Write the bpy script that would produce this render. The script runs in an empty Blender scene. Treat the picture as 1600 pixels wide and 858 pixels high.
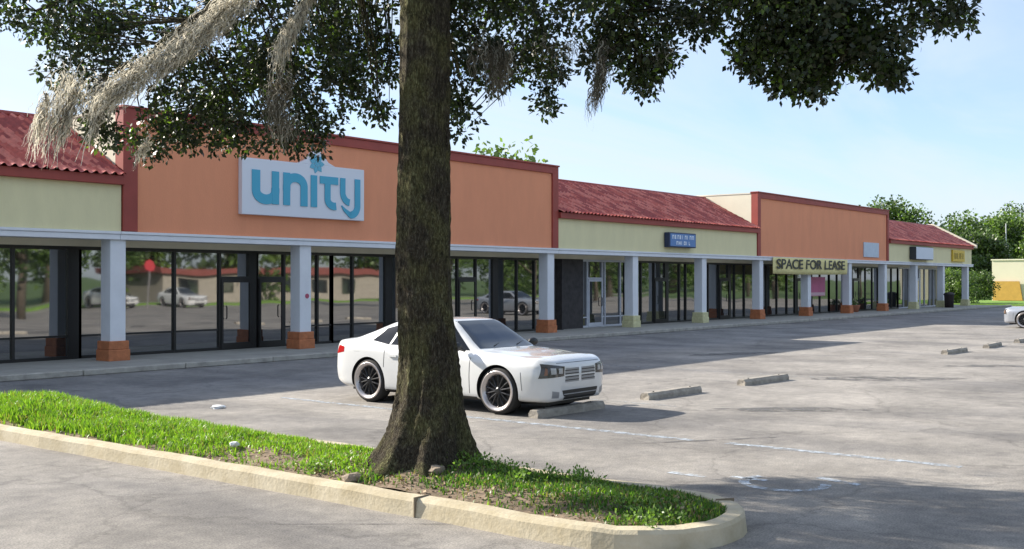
import bpy, bmesh, math, random
import numpy as np
from mathutils import Vector, Matrix
from mathutils.bvhtree import BVHTree
random.seed(7); rng = np.random.default_rng(7)
R = math.radians
S = bpy.context.scene
COL = S.collection

# ------------------------------------------------------------------ camera, sky, sun, exposure
CAM_H = 2.1; YAW = 38.3; F = 1698.0
cam = bpy.data.cameras.new('camera'); cam.lens = 36*F/1600; cam.sensor_width = 36
cam.clip_end = 6000; cam.clip_start = 0.1
co = bpy.data.objects.new('camera', cam); COL.objects.link(co)
co.location = (0, 0, CAM_H); co.rotation_euler = (R(90+0.27), 0, R(YAW-90))
S.camera = co
SUN = Vector((-0.46, 1.65, 1.0)).normalized()
EL = math.asin(SUN.z); AZ = math.atan2(SUN.x, SUN.y)
w = bpy.data.worlds.new('World'); S.world = w; w.use_nodes = True
nt = w.node_tree; bg = nt.nodes['Background']
sky = nt.nodes.new('ShaderNodeTexSky'); sky.sky_type = 'NISHITA'; sky.sun_disc = False
sky.sun_elevation = EL; sky.sun_rotation = AZ % (2*math.pi); sky.air_density = 1.0; sky.dust_density = 1.0; sky.ozone_density = 2.2
tc = nt.nodes.new('ShaderNodeTexCoord')
sx = nt.nodes.new('ShaderNodeSeparateXYZ'); nt.links.new(tc.outputs['Generated'], sx.inputs[0])
# cloud layer: view direction projected on a plane overhead
az_ = nt.nodes.new('ShaderNodeMath'); az_.operation = 'ADD'; az_.inputs[1].default_value = 0.12
nt.links.new(sx.outputs['Z'], az_.inputs[0])
dx = nt.nodes.new('ShaderNodeMath'); dx.operation = 'DIVIDE'; nt.links.new(sx.outputs['X'], dx.inputs[0]); nt.links.new(az_.outputs[0], dx.inputs[1])
dy = nt.nodes.new('ShaderNodeMath'); dy.operation = 'DIVIDE'; nt.links.new(sx.outputs['Y'], dy.inputs[0]); nt.links.new(az_.outputs[0], dy.inputs[1])
cx = nt.nodes.new('ShaderNodeCombineXYZ'); nt.links.new(dx.outputs[0], cx.inputs[0]); nt.links.new(dy.outputs[0], cx.inputs[1])
mp = nt.nodes.new('ShaderNodeMapping'); mp.inputs['Rotation'].default_value = (0, 0, R(25)); mp.inputs['Scale'].default_value = (0.5, 1.3, 1)
nt.links.new(cx.outputs[0], mp.inputs['Vector'])
nz = nt.nodes.new('ShaderNodeTexNoise'); nz.inputs['Scale'].default_value = 0.8; nz.inputs['Detail'].default_value = 7; nz.inputs['Roughness'].default_value = 0.55; nz.inputs['Distortion'].default_value = 0.6
nt.links.new(mp.outputs[0], nz.inputs['Vector'])
cr = nt.nodes.new('ShaderNodeValToRGB'); cr.color_ramp.elements[0].position = 0.38; cr.color_ramp.elements[0].color = (0.22, 0.22, 0.22, 1)
cr.color_ramp.elements[1].position = 0.60; cr.color_ramp.elements[1].color = (0.85, 0.85, 0.85, 1)
nt.links.new(nz.outputs['Fac'], cr.inputs[0])
mx = nt.nodes.new('ShaderNodeMix'); mx.data_type = 'RGBA'
nt.links.new(cr.outputs[0], mx.inputs['Factor']); tn = nt.nodes.new('ShaderNodeMix'); tn.data_type = 'RGBA'; tn.blend_type = 'MULTIPLY'; tn.inputs['Factor'].default_value = 1; tn.inputs['B'].default_value = (0.84, 0.90, 1.06, 1); nt.links.new(sky.outputs[0], tn.inputs['A']); nt.links.new(tn.outputs['Result'], mx.inputs['A'])
mx.inputs['B'].default_value = (3.5, 3.95, 4.45, 1)
nt.links.new(mx.outputs['Result'], bg.inputs['Color']); bg.inputs['Strength'].default_value = 0.10
sun = bpy.data.lights.new('sun', 'SUN'); sun.energy = 4.4; sun.angle = R(0.55); sun.color = (1.0, 0.93, 0.82)
so = bpy.data.objects.new('sun', sun); COL.objects.link(so)
so.rotation_euler = SUN.to_track_quat('Z', 'Y').to_euler()
S.view_settings.view_transform = 'Standard'; S.view_settings.look = 'None'
S.view_settings.exposure = 1.25; S.view_settings.gamma = 1

# ------------------------------------------------------------------ helpers
cY, sY = math.cos(R(YAW)), math.sin(R(YAW))
def W(px, py, Z):
    X = (px-800)/F*Z
    return Vector((X*sY + Z*cY, -X*cY + Z*sY, CAM_H + (437-py)/F*Z))
def G(px, py, h=0):
    Z = (CAM_H-h)*F/(py-437); v = W(px, py, Z); v.z = h; return v

def node(nt, typ, **kw):
    n = nt.nodes.new(typ)
    for k, v in kw.items(): setattr(n, k, v)
    return n
def mat(name, col, rough=0.8, var=0.0, vscale=3.0, bump=0.0, bscale=30.0, metal=0.0, spec=0.5, stretch=None, col2=None, emit=None, coat=0):
    m = bpy.data.materials.new(name); m.use_nodes = True; t = m.node_tree; b = t.nodes['Principled BSDF']
    b.inputs['Roughness'].default_value = rough; b.inputs['Metallic'].default_value = metal
    b.inputs['Specular IOR Level'].default_value = spec; b.inputs['Base Color'].default_value = (*col, 1)
    b.inputs['Coat Weight'].default_value = coat; b.inputs['Coat Roughness'].default_value = 0.05
    tcn = node(t, 'ShaderNodeTexCoord'); mpn = node(t, 'ShaderNodeMapping')
    if stretch: mpn.inputs['Scale'].default_value = stretch
    g = node(t, 'ShaderNodeNewGeometry')
    t.links.new(g.outputs['Position'], mpn.inputs['Vector'])
    if var > 0 or col2:
        n = node(t, 'ShaderNodeTexNoise'); n.inputs['Scale'].default_value = vscale; n.inputs['Detail'].default_value = 6; n.inputs['Roughness'].default_value = 0.65
        t.links.new(mpn.outputs[0], n.inputs['Vector'])
        mr = node(t, 'ShaderNodeMapRange'); mr.inputs['From Min'].default_value = 0.3; mr.inputs['From Max'].default_value = 0.7
        t.links.new(n.outputs['Fac'], mr.inputs['Value'])
        mi = node(t, 'ShaderNodeMix', data_type='RGBA')
        c2 = col2 if col2 else tuple(c*(1+var) for c in col); c1 = col if col2 else tuple(c*(1-var) for c in col)
        mi.inputs['A'].default_value = (*c1, 1); mi.inputs['B'].default_value = (*c2, 1)
        t.links.new(mr.outputs[0], mi.inputs['Factor']); t.links.new(mi.outputs['Result'], b.inputs['Base Color'])
    if bump > 0:
        n2 = node(t, 'ShaderNodeTexNoise'); n2.inputs['Scale'].default_value = bscale; n2.inputs['Detail'].default_value = 5
        t.links.new(mpn.outputs[0], n2.inputs['Vector'])
        bp = node(t, 'ShaderNodeBump'); bp.inputs['Strength'].default_value = bump; bp.inputs['Distance'].default_value = 0.02
        t.links.new(n2.outputs['Fac'], bp.inputs['Height']); t.links.new(bp.outputs[0], b.inputs['Normal'])
    if emit:
        b.inputs['Emission Color'].default_value = (*emit, 1); b.inputs['Emission Strength'].default_value = 1
    return m
def leafmat(name, col, trans=0.35, rough=0.45, spec=0.5):
    m = bpy.data.materials.new(name); m.use_nodes = True; t = m.node_tree; b = t.nodes['Principled BSDF']
    b.inputs['Base Color'].default_value = (*col, 1); b.inputs['Roughness'].default_value = rough; b.inputs['Specular IOR Level'].default_value = spec
    tr = node(t, 'ShaderNodeBsdfTranslucent'); tr.inputs['Color'].default_value = (min(1, col[0]*1.7), min(1, col[1]*1.9), col[2]*0.9, 1)
    ms = node(t, 'ShaderNodeMixShader'); ms.inputs[0].default_value = trans
    t.links.new(b.outputs[0], ms.inputs[1]); t.links.new(tr.outputs[0], ms.inputs[2])
    t.links.new(ms.outputs[0], t.nodes['Material Output'].inputs['Surface'])
    return m

class MB:
    def __init__(s): s.v = []; s.f = []; s.m = []
    def add(s, vs, fs, mi=0):
        o = len(s.v); s.v += [tuple(v) for v in vs]; s.f += [tuple(i+o for i in f) for f in fs]; s.m += [mi]*len(fs)
    def box(s, x0, x1, y0, y1, z0, z1, mi=0):
        s.add([(x, y, z) for z in (z0, z1) for y in (y0, y1) for x in (x0, x1)],
              [(0, 2, 3, 1), (4, 5, 7, 6), (0, 1, 5, 4), (2, 6, 7, 3), (0, 4, 6, 2), (1, 3, 7, 5)], mi)
    def prism(s, pts, d, mi=0):      # pts planar polygon, d offset vector
        n = len(pts); P = [Vector(p) for p in pts]; Q = [p+Vector(d) for p in P]
        s.add(P+Q, [tuple(range(n-1, -1, -1)), tuple(range(n, 2*n))]+[(i, (i+1) % n, n+(i+1) % n, n+i) for i in range(n)], mi)
    def tube(s, pts, rads, n=8, mi=0, cap=True):
        pts = [Vector(p) for p in pts]; rings = []; up = Vector((0.3, 0.2, 1))
        vs = []
        for i, p in enumerate(pts):
            d = (pts[min(i+1, len(pts)-1)]-pts[max(i-1, 0)]).normalized()
            a = d.cross(up if abs(d.dot(up.normalized())) < 0.95 else Vector((1, 0, 0))).normalized(); b = d.cross(a)
            for k in range(n):
                t = 2*math.pi*k/n; vs.append(p+(a*math.cos(t)+b*math.sin(t))*rads[i])
        fs = [(i*n+k, i*n+(k+1) % n, (i+1)*n+(k+1) % n, (i+1)*n+k) for i in range(len(pts)-1) for k in range(n)]
        if cap: fs += [tuple(range(n)), tuple((len(pts)-1)*n+k for k in range(n-1, -1, -1))]
        s.add(vs, fs, mi)
    def lathe(s, prof, n=32, axis='y', mi=0, c=(0, 0, 0)):   # prof: (r, a)
        vs = []
        for r, a in prof:
            for k in range(n):
                t = 2*math.pi*k/n; u, v = r*math.cos(t), r*math.sin(t)
                vs.append({'y': (c[0]+u, c[1]+a, c[2]+v), 'z': (c[0]+u, c[1]+v, c[2]+a), 'x': (c[0]+a, c[1]+u, c[2]+v)}[axis])
        s.add(vs, [(i*n+k, i*n+(k+1) % n, (i+1)*n+(k+1) % n, (i+1)*n+k) for i in range(len(prof)-1) for k in range(n)], mi)
    def build(s, name, mats, parent=None, smooth=False, bevel=0, fix=True):
        me = bpy.data.meshes.new(name); me.from_pydata(s.v, [], s.f)
        for m in (mats if isinstance(mats, (list, tuple)) else [mats]): me.materials.append(m)
        me.polygons.foreach_set('material_index', s.m)
        if fix or bevel:
            bm = bmesh.new(); bm.from_mesh(me)
            if fix: bmesh.ops.recalc_face_normals(bm, faces=bm.faces)
            if bevel: bmesh.ops.bevel(bm, geom=[e for e in bm.edges], offset=bevel, segments=1, affect='EDGES')
            bm.to_mesh(me); bm.free()
        if smooth: me.polygons.foreach_set('use_smooth', [True]*len(me.polygons))
        me.update()
        o = bpy.data.objects.new(name, me); COL.objects.link(o)
        if parent: o.parent = parent
        return o
def raw(name, V, Fc, mats, mi=None, parent=None, smooth=False):
    me = bpy.data.meshes.new(name)
    V = np.asarray(V, dtype=np.float32); Fc = np.asarray(Fc, dtype=np.int32); k = Fc.shape[1]
    me.vertices.add(len(V)); me.vertices.foreach_set('co', V.ravel())
    me.loops.add(Fc.size); me.loops.foreach_set('vertex_index', Fc.ravel())
    me.polygons.add(len(Fc)); me.polygons.foreach_set('loop_start', np.arange(0, Fc.size, k, dtype=np.int32))
    for m in (mats if isinstance(mats, (list, tuple)) else [mats]): me.materials.append(m)
    if mi is not None: me.polygons.foreach_set('material_index', np.asarray(mi, dtype=np.int32))
    if smooth: me.polygons.foreach_set('use_smooth', np.ones(len(Fc), dtype=bool))
    me.update(calc_edges=True); me.validate()
    o = bpy.data.objects.new(name, me); COL.objects.link(o)
    if parent: o.parent = parent
    return o
def tag(o, label=None, cat=None, group=None, kind=None):
    if label: o['label'] = label
    if cat: o['category'] = cat
    if group: o['group'] = group
    if kind: o['kind'] = kind
    return o
def thing(name, label, cat, loc=(0, 0, 0), rz=0, group=None):
    o = bpy.data.objects.new(name, None); COL.objects.link(o); o.location = loc; o.rotation_euler = (0, 0, rz)
    o.empty_display_size = 0.2
    return tag(o, label, cat, group)
def kids(o): return [c for c in bpy.data.objects if c.parent == o]
def copy_tree(o, parent=None):
    ch = kids(o); c = o.copy(); COL.objects.link(c)
    if parent: c.parent = parent
    for k in ch: copy_tree(k, c)
    return c

# ------------------------------------------------------------------ materials
M = {}
M['orange'] = mat('orange_stucco', (0.76, 0.305, 0.165), 0.9, var=0.05, vscale=1.6, bump=0.35, bscale=60, stretch=(1, 1, .3))
M['cream'] = mat('cream_stucco', (0.73, 0.67, 0.41), 0.9, var=0.05, vscale=1.8, bump=0.3, bscale=60, stretch=(1, 1, .3))
M['pale'] = mat('pale_cream_stucco', (0.74, 0.69, 0.54), 0.9, var=0.05, vscale=1.2, bump=0.2, bscale=50)
M['redtrim'] = mat('dark_red_trim', (0.31, 0.055, 0.04), 0.6, var=0.12, vscale=1.5)
M['tile'] = mat('red_roof_tile', (0.53, 0.11, 0.08), 0.45, var=0.2, vscale=6, bump=0.3, bscale=40)
M['tile2'] = mat('red_roof_tile_dark', (0.36, 0.06, 0.05), 0.45, var=0.2, vscale=6)
M['tile3'] = mat('red_roof_tile_pale', (0.66, 0.19, 0.14), 0.4, var=0.2, vscale=6)
M['white'] = mat('white_paint', (0.72, 0.74, 0.78), 0.75, var=0.05, vscale=2.0, bump=0.15, bscale=40)
M['soffit'] = mat('soffit_paint', (0.72, 0.68, 0.56), 0.85, var=0.06, vscale=1.5)
M['obase'] = mat('orange_brick', (0.46, 0.165, 0.07), 0.85, var=0.22, vscale=7, bump=0.4, bscale=30)
M['cbase'] = mat('cream_brick', (0.6, 0.57, 0.33), 0.85, var=0.18, vscale=7, bump=0.4, bscale=30)
M['frame'] = mat('dark_bronze', (0.012, 0.011, 0.011), 0.4)
M['wframe'] = mat('pale_door_frame', (0.55, 0.57, 0.62), 0.5, var=0.08)
M['dark'] = mat('dark_interior', (0.012, 0.012, 0.014), 0.8, var=0.3)
M['stone'] = mat('dark_stone', (0.045, 0.04, 0.04), 0.8, var=0.4, vscale=4, bump=0.4, bscale=12)
M['concrete'] = mat('walk_concrete', (0.33, 0.32, 0.29), 0.9, var=0.16, vscale=1.3, bump=0.25, bscale=40)
M['black'] = mat('black_plastic', (0.015, 0.015, 0.016), 0.5)
M['rubber'] = mat('rubber', (0.022, 0.021, 0.02), 0.85, var=0.2, vscale=30)
M['chrome'] = mat('polished_metal', (0.50, 0.46, 0.45), 0.32, metal=0.75)
M['spoke'] = mat('black_alloy', (0.02, 0.02, 0.022), 0.3, metal=0.3)
M['brick_red'] = mat('red_sign', (0.45, 0.04, 0.05), 0.6)
# glass: dark mirror-like shopfront
def glassmat(name, base, ior, rough=0.025, bump=0.0):
    m = bpy.data.materials.new(name); m.use_nodes = True; t = m.node_tree; b = t.nodes['Principled BSDF']
    b.inputs['Base Color'].default_value = (*base, 1); b.inputs['Roughness'].default_value = rough; b.inputs['IOR'].default_value = ior
    if bump:
        g = node(t, 'ShaderNodeNewGeometry'); n = node(t, 'ShaderNodeTexNoise'); n.inputs['Scale'].default_value = 0.55; n.inputs['Detail'].default_value = 1
        t.links.new(g.outputs['Position'], n.inputs['Vector'])
        bp = node(t, 'ShaderNodeBump'); bp.inputs['Strength'].default_value = bump; bp.inputs['Distance'].default_value = 0.05
        t.links.new(n.outputs['Fac'], bp.inputs['Height']); t.links.new(bp.outputs[0], b.inputs['Normal'])
    return m
M['glass'] = glassmat('shop_glass', (0.018, 0.021, 0.023), 3.4, bump=0.10)
M['carglass'] = glassmat('car_glass', (0.012, 0.016, 0.02), 1.9)
M['sideglass'] = glassmat('side_glass', (0.008, 0.009, 0.01), 1.4)
M['housing'] = glassmat('lamp_housing', (0.07, 0.065, 0.06), 1.5, 0.08)
M['lens'] = glassmat('lamp_lens', (0.42, 0.42, 0.42), 1.6, 0.08)
M['redlens'] = glassmat('red_lens', (0.35, 0.01, 0.01), 1.6, 0.1)
M['carwhite'] = mat('white_car_paint', (0.66, 0.66, 0.65), 0.25, var=0.02, vscale=3, coat=1.0)
M['carsilver'] = mat('silver_car_paint', (0.36, 0.38, 0.42), 0.3, metal=0.4, coat=1.0)
M['grille'] = mat('silver_grille', (0.30, 0.31, 0.33), 0.45, metal=0.5)

# asphalt
def asphalt():
    m = bpy.data.materials.new('asphalt'); m.use_nodes = True; t = m.node_tree; b = t.nodes['Principled BSDF']; L = t.links
    b.inputs['Roughness'].default_value = 0.93; b.inputs['Specular IOR Level'].default_value = 0.25
    g = node(t, 'ShaderNodeNewGeometry')
    def noise(sc, det=6, rough=0.6, stretch=None, dist=0):
        n = node(t, 'ShaderNodeTexNoise'); n.inputs['Scale'].default_value = sc; n.inputs['Detail'].default_value = det; n.inputs['Roughness'].default_value = rough; n.inputs['Distortion'].default_value = dist
        mpn = node(t, 'ShaderNodeMapping')
        if stretch: mpn.inputs['Scale'].default_value = stretch
        L.new(g.outputs['Position'], mpn.inputs['Vector']); L.new(mpn.outputs[0], n.inputs['Vector']); return n
    def ramp(src, p0, c0, p1, c1):
        r = node(t, 'ShaderNodeValToRGB'); e = r.color_ramp.elements
        e[0].position = p0; e[0].color = (*c0, 1); e[1].position = p1; e[1].color = (*c1, 1); L.new(src, r.inputs[0]); return r
    def mul(a, bb, f=1.0):
        x = node(t, 'ShaderNodeMix', data_type='RGBA', blend_type='MULTIPLY'); x.inputs['Factor'].default_value = f
        L.new(a, x.inputs['A']); L.new(bb, x.inputs['B']); return x.outputs['Result']
    base = ramp(noise(0.45, 8, 0.7).outputs['Fac'], 0.34, (0.195, 0.183, 0.168), 0.66, (0.36, 0.336, 0.304))
    streak = ramp(noise(0.5, 5, 0.6, (1.0, 0.35, 1), 0.8).outputs['Fac'], 0.33, (0.70, 0.71, 0.74), 0.56, (1, 1, 1))
    grain = ramp(noise(55, 3, 0.8).outputs['Fac'], 0.32, (0.55, 0.55, 0.56), 0.70, (1.38, 1.37, 1.34))
    mid = ramp(noise(5, 6, 0.75).outputs['Fac'], 0.3, (0.78, 0.78, 0.8), 0.7, (1.18, 1.17, 1.15))
    v = node(t, 'ShaderNodeTexVoronoi', feature='DISTANCE_TO_EDGE'); v.inputs['Scale'].default_value = 0.33
    nd = noise(0.9, 5, 0.6); ad = node(t, 'ShaderNodeVectorMath', operation='ADD')
    L.new(g.outputs['Position'], ad.inputs[0]); L.new(nd.outputs['Color'], ad.inputs[1]); L.new(ad.outputs[0], v.inputs['Vector'])
    crack = ramp(v.outputs['Distance'], 0.0, (0.62, 0.62, 0.62), 0.012, (1, 1, 1))
    c = mul(base.outputs[0], streak.outputs[0]); c = mul(c, grain.outputs[0]); c = mul(c, mid.outputs[0]); c = mul(c, crack.outputs[0], 0.6)
    # the driveway along the shops has the building's bluish shade tinted into its colour
    sp = node(t, 'ShaderNodeSeparateXYZ'); L.new(g.outputs['Position'], sp.inputs[0])
    mr = node(t, 'ShaderNodeMapRange'); mr.inputs['From Min'].default_value = 15.6; mr.inputs['From Max'].default_value = 17.2
    L.new(sp.outputs['Y'], mr.inputs['Value'])
    x = node(t, 'ShaderNodeMix', data_type='RGBA', blend_type='MULTIPLY'); L.new(mr.outputs[0], x.inputs['Factor']); L.new(c, x.inputs['A']); x.inputs['B'].default_value = (0.90, 0.94, 1.0, 1)
    L.new(x.outputs['Result'], b.inputs['Base Color'])
    bp = node(t, 'ShaderNodeBump'); bp.inputs['Strength'].default_value = 0.55; bp.inputs['Distance'].default_value = 0.01
    L.new(noise(70, 4, 0.8).outputs['Fac'], bp.inputs['Height']); L.new(bp.outputs[0], b.inputs['Normal'])
    return m
M['asphalt'] = asphalt()
def paintmat(name, col, edge=0.5, sc=8):
    # worn paint: partly transparent where the paint has flaked off
    m = mat(name, col, 0.8, var=0.1, vscale=4); t = m.node_tree; L = t.links
    g = node(t, 'ShaderNodeNewGeometry'); n = node(t, 'ShaderNodeTexNoise'); n.inputs['Scale'].default_value = sc; n.inputs['Detail'].default_value = 8; n.inputs['Roughness'].default_value = 0.75
    L.new(g.outputs['Position'], n.inputs['Vector'])
    r = node(t, 'ShaderNodeValToRGB'); r.color_ramp.elements[0].position = edge-0.09; r.color_ramp.elements[1].position = edge+0.09
    L.new(n.outputs['Fac'], r.inputs[0])
    tr = node(t, 'ShaderNodeBsdfTransparent'); ms = node(t, 'ShaderNodeMixShader')
    L.new(r.outputs[0], ms.inputs[0]); L.new(tr.outputs[0], ms.inputs[1]); L.new(t.nodes['Principled BSDF'].outputs[0], ms.inputs[2])
    L.new(ms.outputs[0], t.nodes['Material Output'].inputs['Surface']); return m
M['line'] = paintmat('worn_line_paint', (0.37, 0.41, 0.45), 0.50)
M['mark'] = paintmat('worn_symbol_paint', (0.50, 0.55, 0.60), 0.5, 6)
M['dark_mark'] = paintmat('dark_patch', (0.12, 0.115, 0.11), 0.52, 2.5)

# ------------------------------------------------------------------ setting: ground
M['turf'] = mat('turf', (0.07, 0.12, 0.025), 0.95, var=0.3, vscale=0.6, bump=0.5, bscale=8)
g = MB(); g.box(-1500, 1500, -1500, 1500, -0.5, -0.006); tag(g.build('ground', M['turf']), kind='structure')
g = MB(); g.add([(-60, -30, 0), (112, -30, 0), (112, 30, 0), (-60, 30, 0)], [(0, 1, 2, 3)])
tag(g.build('parking_lot', M['asphalt'], fix=False), kind='structure')
M['lawn'] = mat('lawn', (0.13, 0.24, 0.03), 0.95, var=0.3, vscale=1.5, bump=0.6, bscale=14)
g = MB(); g.prism([(93, 15, 0.002), (140, 15, 0.002), (140, 60, 0.002), (93, 60, 0.002)], (0, 0, 0.12)); tag(g.build('lawn', M['lawn']), kind='structure')

# sidewalk with kerb
g = MB()
for i in range(-8, 50):
    x0 = 7.6 + i*1.62
    g.box(x0, x0+1.605, 22.18, 26.0, 0.0, 0.13+random.uniform(-.003, .003))
tag(g.build('pavement', M['concrete'], bevel=0.006), kind='structure')
g = MB()
for i in range(-3, 32):
    x0 = 7.6+i*2.6; g.box(x0, x0+2.585, 21.98+random.uniform(-.015, .01), 22.17, 0.0, 0.135+random.uniform(-.006, .004))
tag(g.build('kerb', mat('kerb_concrete', (0.36, 0.34, 0.30), 0.9, var=0.3, vscale=2.5, bump=0.6, bscale=14), bevel=0.02), kind='structure')

# stripes
def strip(name, x0, x1, y0, y1, m, z=0.004):
    s = MB(); n = max(1, int((y1-y0)/0.5)); vs = []
    for i in range(n+1):
        y = y0+(y1-y0)*i/n; vs += [(x0+random.uniform(-.008, .008), y, z), (x1+random.uniform(-.008, .008), y, z)]
    s.add(vs, [(2*i, 2*i+1, 2*i+3, 2*i+2) for i in range(n)]); return s.build(name, m, fix=False)
for xx in (12.55, 15.75, 22.3, 28.8):
    tag(strip('stripe', xx, xx+0.15, 9.0 if xx > 13 else 6.95, 15.2, M['line'] if xx < 13 else paintmat('faded_line_paint', (0.36, 0.37, 0.37), 0.56)), kind='structure')
tag(strip('stripe', 12.60, 12.75, 3.6, 6.5, M['line']), kind='structure')
# wheelchair symbol remains
s = MB()
def arc(cx_, cy_, r0, r1, a0, a1, n=14, z=0.005):
    vs = []
    for i in range(n+1):
        a = R(a0+(a1-a0)*i/n); vs += [(cx_+r0*math.cos(a), cy_+r0*math.sin(a), z), (cx_+r1*math.cos(a), cy_+r1*math.sin(a), z)]
    s.add(vs, [(2*i, 2*i+1, 2*i+3, 2*i+2) for i in range(n)])
arc(10.55, 4.75, 0.36, 0.47, 60, 300)
s.add([(10.3, 5.55, .005), (10.42, 5.55, .005), (10.42, 6.0, .005), (10.3, 6.0, .005)], [(0, 1, 2, 3)])
s.add([(10.85, 4.1, .005), (10.97, 4.1, .005), (11.12, 4.6, .005), (11.0, 4.6, .005)], [(0, 1, 2, 3)])
s.add([(10.5, 4.95, .005), (10.6, 4.95, .005), (10.6, 5.35, .005), (10.5, 5.35, .005)], [(0, 1, 2, 3)])
tag(s.build('symbol', M['mark'], fix=False), kind='structure')
# dark patches and stains on the asphalt, and two thin dark lines
def blob2d(cx_, cy_, rx, ry, rot, seed, z=0.0045):
    rr = random.Random(seed); pts = []
    for i in range(26):
        a = 2*math.pi*i/26; k = 1+rr.uniform(-.22, .22); u, v = rx*k*math.cos(a), ry*k*math.sin(a)
        pts.append((cx_+u*math.cos(rot)-v*math.sin(rot), cy_+u*math.sin(rot)+v*math.cos(rot), z))
    return pts
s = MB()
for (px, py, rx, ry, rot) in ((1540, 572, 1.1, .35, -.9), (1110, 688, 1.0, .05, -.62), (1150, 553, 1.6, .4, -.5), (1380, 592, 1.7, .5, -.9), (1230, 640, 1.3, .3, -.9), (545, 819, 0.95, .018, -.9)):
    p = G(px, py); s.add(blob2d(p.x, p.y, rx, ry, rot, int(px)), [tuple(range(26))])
tag(s.build('dark_patch', M['dark_mark'], fix=False), kind='structure')

# ------------------------------------------------------------------ planted island
def isl_path(off):          # outline, inset by off; island x 7.0..8.9, y 4..16
    r = 0.95-off; cx_ = 7.95; pts = []
    for i in range(17): a = math.pi+math.pi*i/16; pts.append((cx_+r*math.cos(a), 4.95+r*math.sin(a)))
    ys = np.linspace(4.95, 15.6, 22)[1:-1]
    for y in ys: pts.append((cx_+r, y))
    for i in range(17): a = math.pi*i/16; pts.append((cx_+r*math.cos(a), 15.6+r*math.sin(a)))
    for y in ys[::-1]: pts.append((cx_-r, y))
    return pts
M['islkerb'] = mat('buff_kerb', (0.36, 0.30, 0.19), 0.9, bump=0.3, bscale=30, vscale=2.6, col2=(0.52, 0.46, 0.34))
s = MB(); pr = [(0.0, 0.0), (0.015, 0.135), (0.035, 0.165), (0.165, 0.17), (0.18, 0.16), (0.18, 0.02)]
loops = [isl_path(o) for o, z in pr]; n = len(loops[0]); vs = []
for (o, z), lp in zip(pr, loops):
    for i, (x, y) in enumerate(lp):
        jt = 0.008*math.sin(i*1.7)+0.006*math.sin(i*4.1)
        vs.append((x+jt, y+jt*.5, z+(0.006*math.sin(i*2.3) if z > .1 else 0)))
fs = []
for k in range(len(pr)-1):
    for i in range(n):
        fs.append((k*n+i, k*n+(i+1) % n, (k+1)*n+(i+1) % n, (k+1)*n+i))
s.add(vs, fs)
kerb_isl = s.build('island_kerb', M['islkerb'], fix=True); tag(kerb_isl, kind='structure')
# joints and the open crack as thin dark grooves standing slightly proud of the kerb face
s = MB()
for y, wd in ((6.62, 0.010),):
    s.box(6.992, 7.18, y, y+wd, 0.0, 0.1785)
for a in (-35,):
    ca, sa = math.cos(R(a)), math.sin(R(a)); p0 = Vector((7.95+ca*.953, 4.95+sa*.953, 0)); p1 = Vector((7.95+ca*.78, 4.95+sa*.77, 0)); tn = Vector((-sa, ca, 0))*.0025
    s.prism([p0-tn, p0+tn, p1+tn, p1-tn], (0, 0, .178))
tag(s.build('kerb_joint', mat('joint_dirt', (0.20, 0.16, 0.11), 1.0)), kind='structure')

TRX, TRY = 7.95, 7.4
def bed_h(x, y):
    x = np.asarray(x, float); y = np.asarray(y, float)
    e = np.clip((0.78-np.abs(x-7.95))/0.5, 0, 1); ey = np.clip((y-4.2)/0.8, 0, 1)*np.clip((16.3-y)/0.8, 0, 1)
    h = 0.13+0.10*e*ey + 0.12*e*np.exp(-((y-15)/1.6)**2)
    d = np.hypot(x-TRX, y-TRY); h += 0.10*np.exp(-(d/0.75)**2)
    h += 0.015*np.sin(x*7+y*3)+0.012*np.sin(y*6.1-x*4)
    return h
inn = isl_path(0.17)
xs = np.linspace(7.18, 8.72, 34); ys = np.linspace(4.17, 16.38, 200)
V = []; idx = -np.ones((len(ys), len(xs)), int)
for j, y in enumerate(ys):
    hw = 0.78
    if y < 4.95: hw = math.sqrt(max(0.0004, .78**2-(4.95-y)**2))
    if y > 15.6: hw = math.sqrt(max(0.0004, .78**2-(y-15.6)**2))
    for i in range(len(xs)):
        x = 7.95+hw*(-1+2*i/(len(xs)-1)); idx[j, i] = len(V); V.append((x, y, float(bed_h(x, y))))
Fc = [(idx[j, i], idx[j, i+1], idx[j+1, i+1], idx[j+1, i]) for j in range(len(ys)-1) for i in range(len(xs)-1)]
M['soil'] = mat('soil', (0.10, 0.075, 0.045), 1.0, bump=0.9, bscale=18, vscale=6, col2=(0.26, 0.19, 0.13))
tag(raw('planting_bed', V, Fc, M['soil'], smooth=True), kind='structure')

# grass blades
def inside(x, y, r=0.77):
    k = np.abs(x-7.95) < r
    k &= ~((y < 4.95) & (np.hypot(x-7.95, y-4.95) > r)); k &= ~((y > 15.6) & (np.hypot(x-7.95, y-15.6) > r)); return k
def dens(x, y):
    d = np.ones_like(x)
    dt = np.hypot((x-TRX), (y-TRY)); d *= np.clip((dt-0.36)/0.4, 0.0, 1)
    d *= 1-0.97*np.exp(-(((x-7.5)/0.42)**2+((y-9.2)/1.25)**2)); d *= np.clip((x-7.12-.10*np.abs(np.sin(y*2.1))-.06*np.abs(np.sin(y*5.3)))/.12, .12, 1)        # bare earth beside the trunk
    d *= 1-0.75*np.exp(-(((x-7.3)/0.22)**2+((y-6.0)/1.1)**2))
    d *= 1-0.7*np.exp(-(((x-7.25)/0.12)**2+((y-12.0)/1.6)**2))
    d *= 1-0.6*np.exp(-(((x-8.2)/0.16)**2+((y-4.95)/.2)**2))
    nn = 0.5+0.5*np.sin(x*9+1.3*np.sin(y*5))*np.sin(y*4.3+1.1*np.sin(x*6)); d *= 0.45+0.55*nn; d *= np.where(y < 7.4, .8, 1.0)*np.where((y < 7.4) & (x < 7.55), .45, 1.0)
    return d
N = 120000
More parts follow.
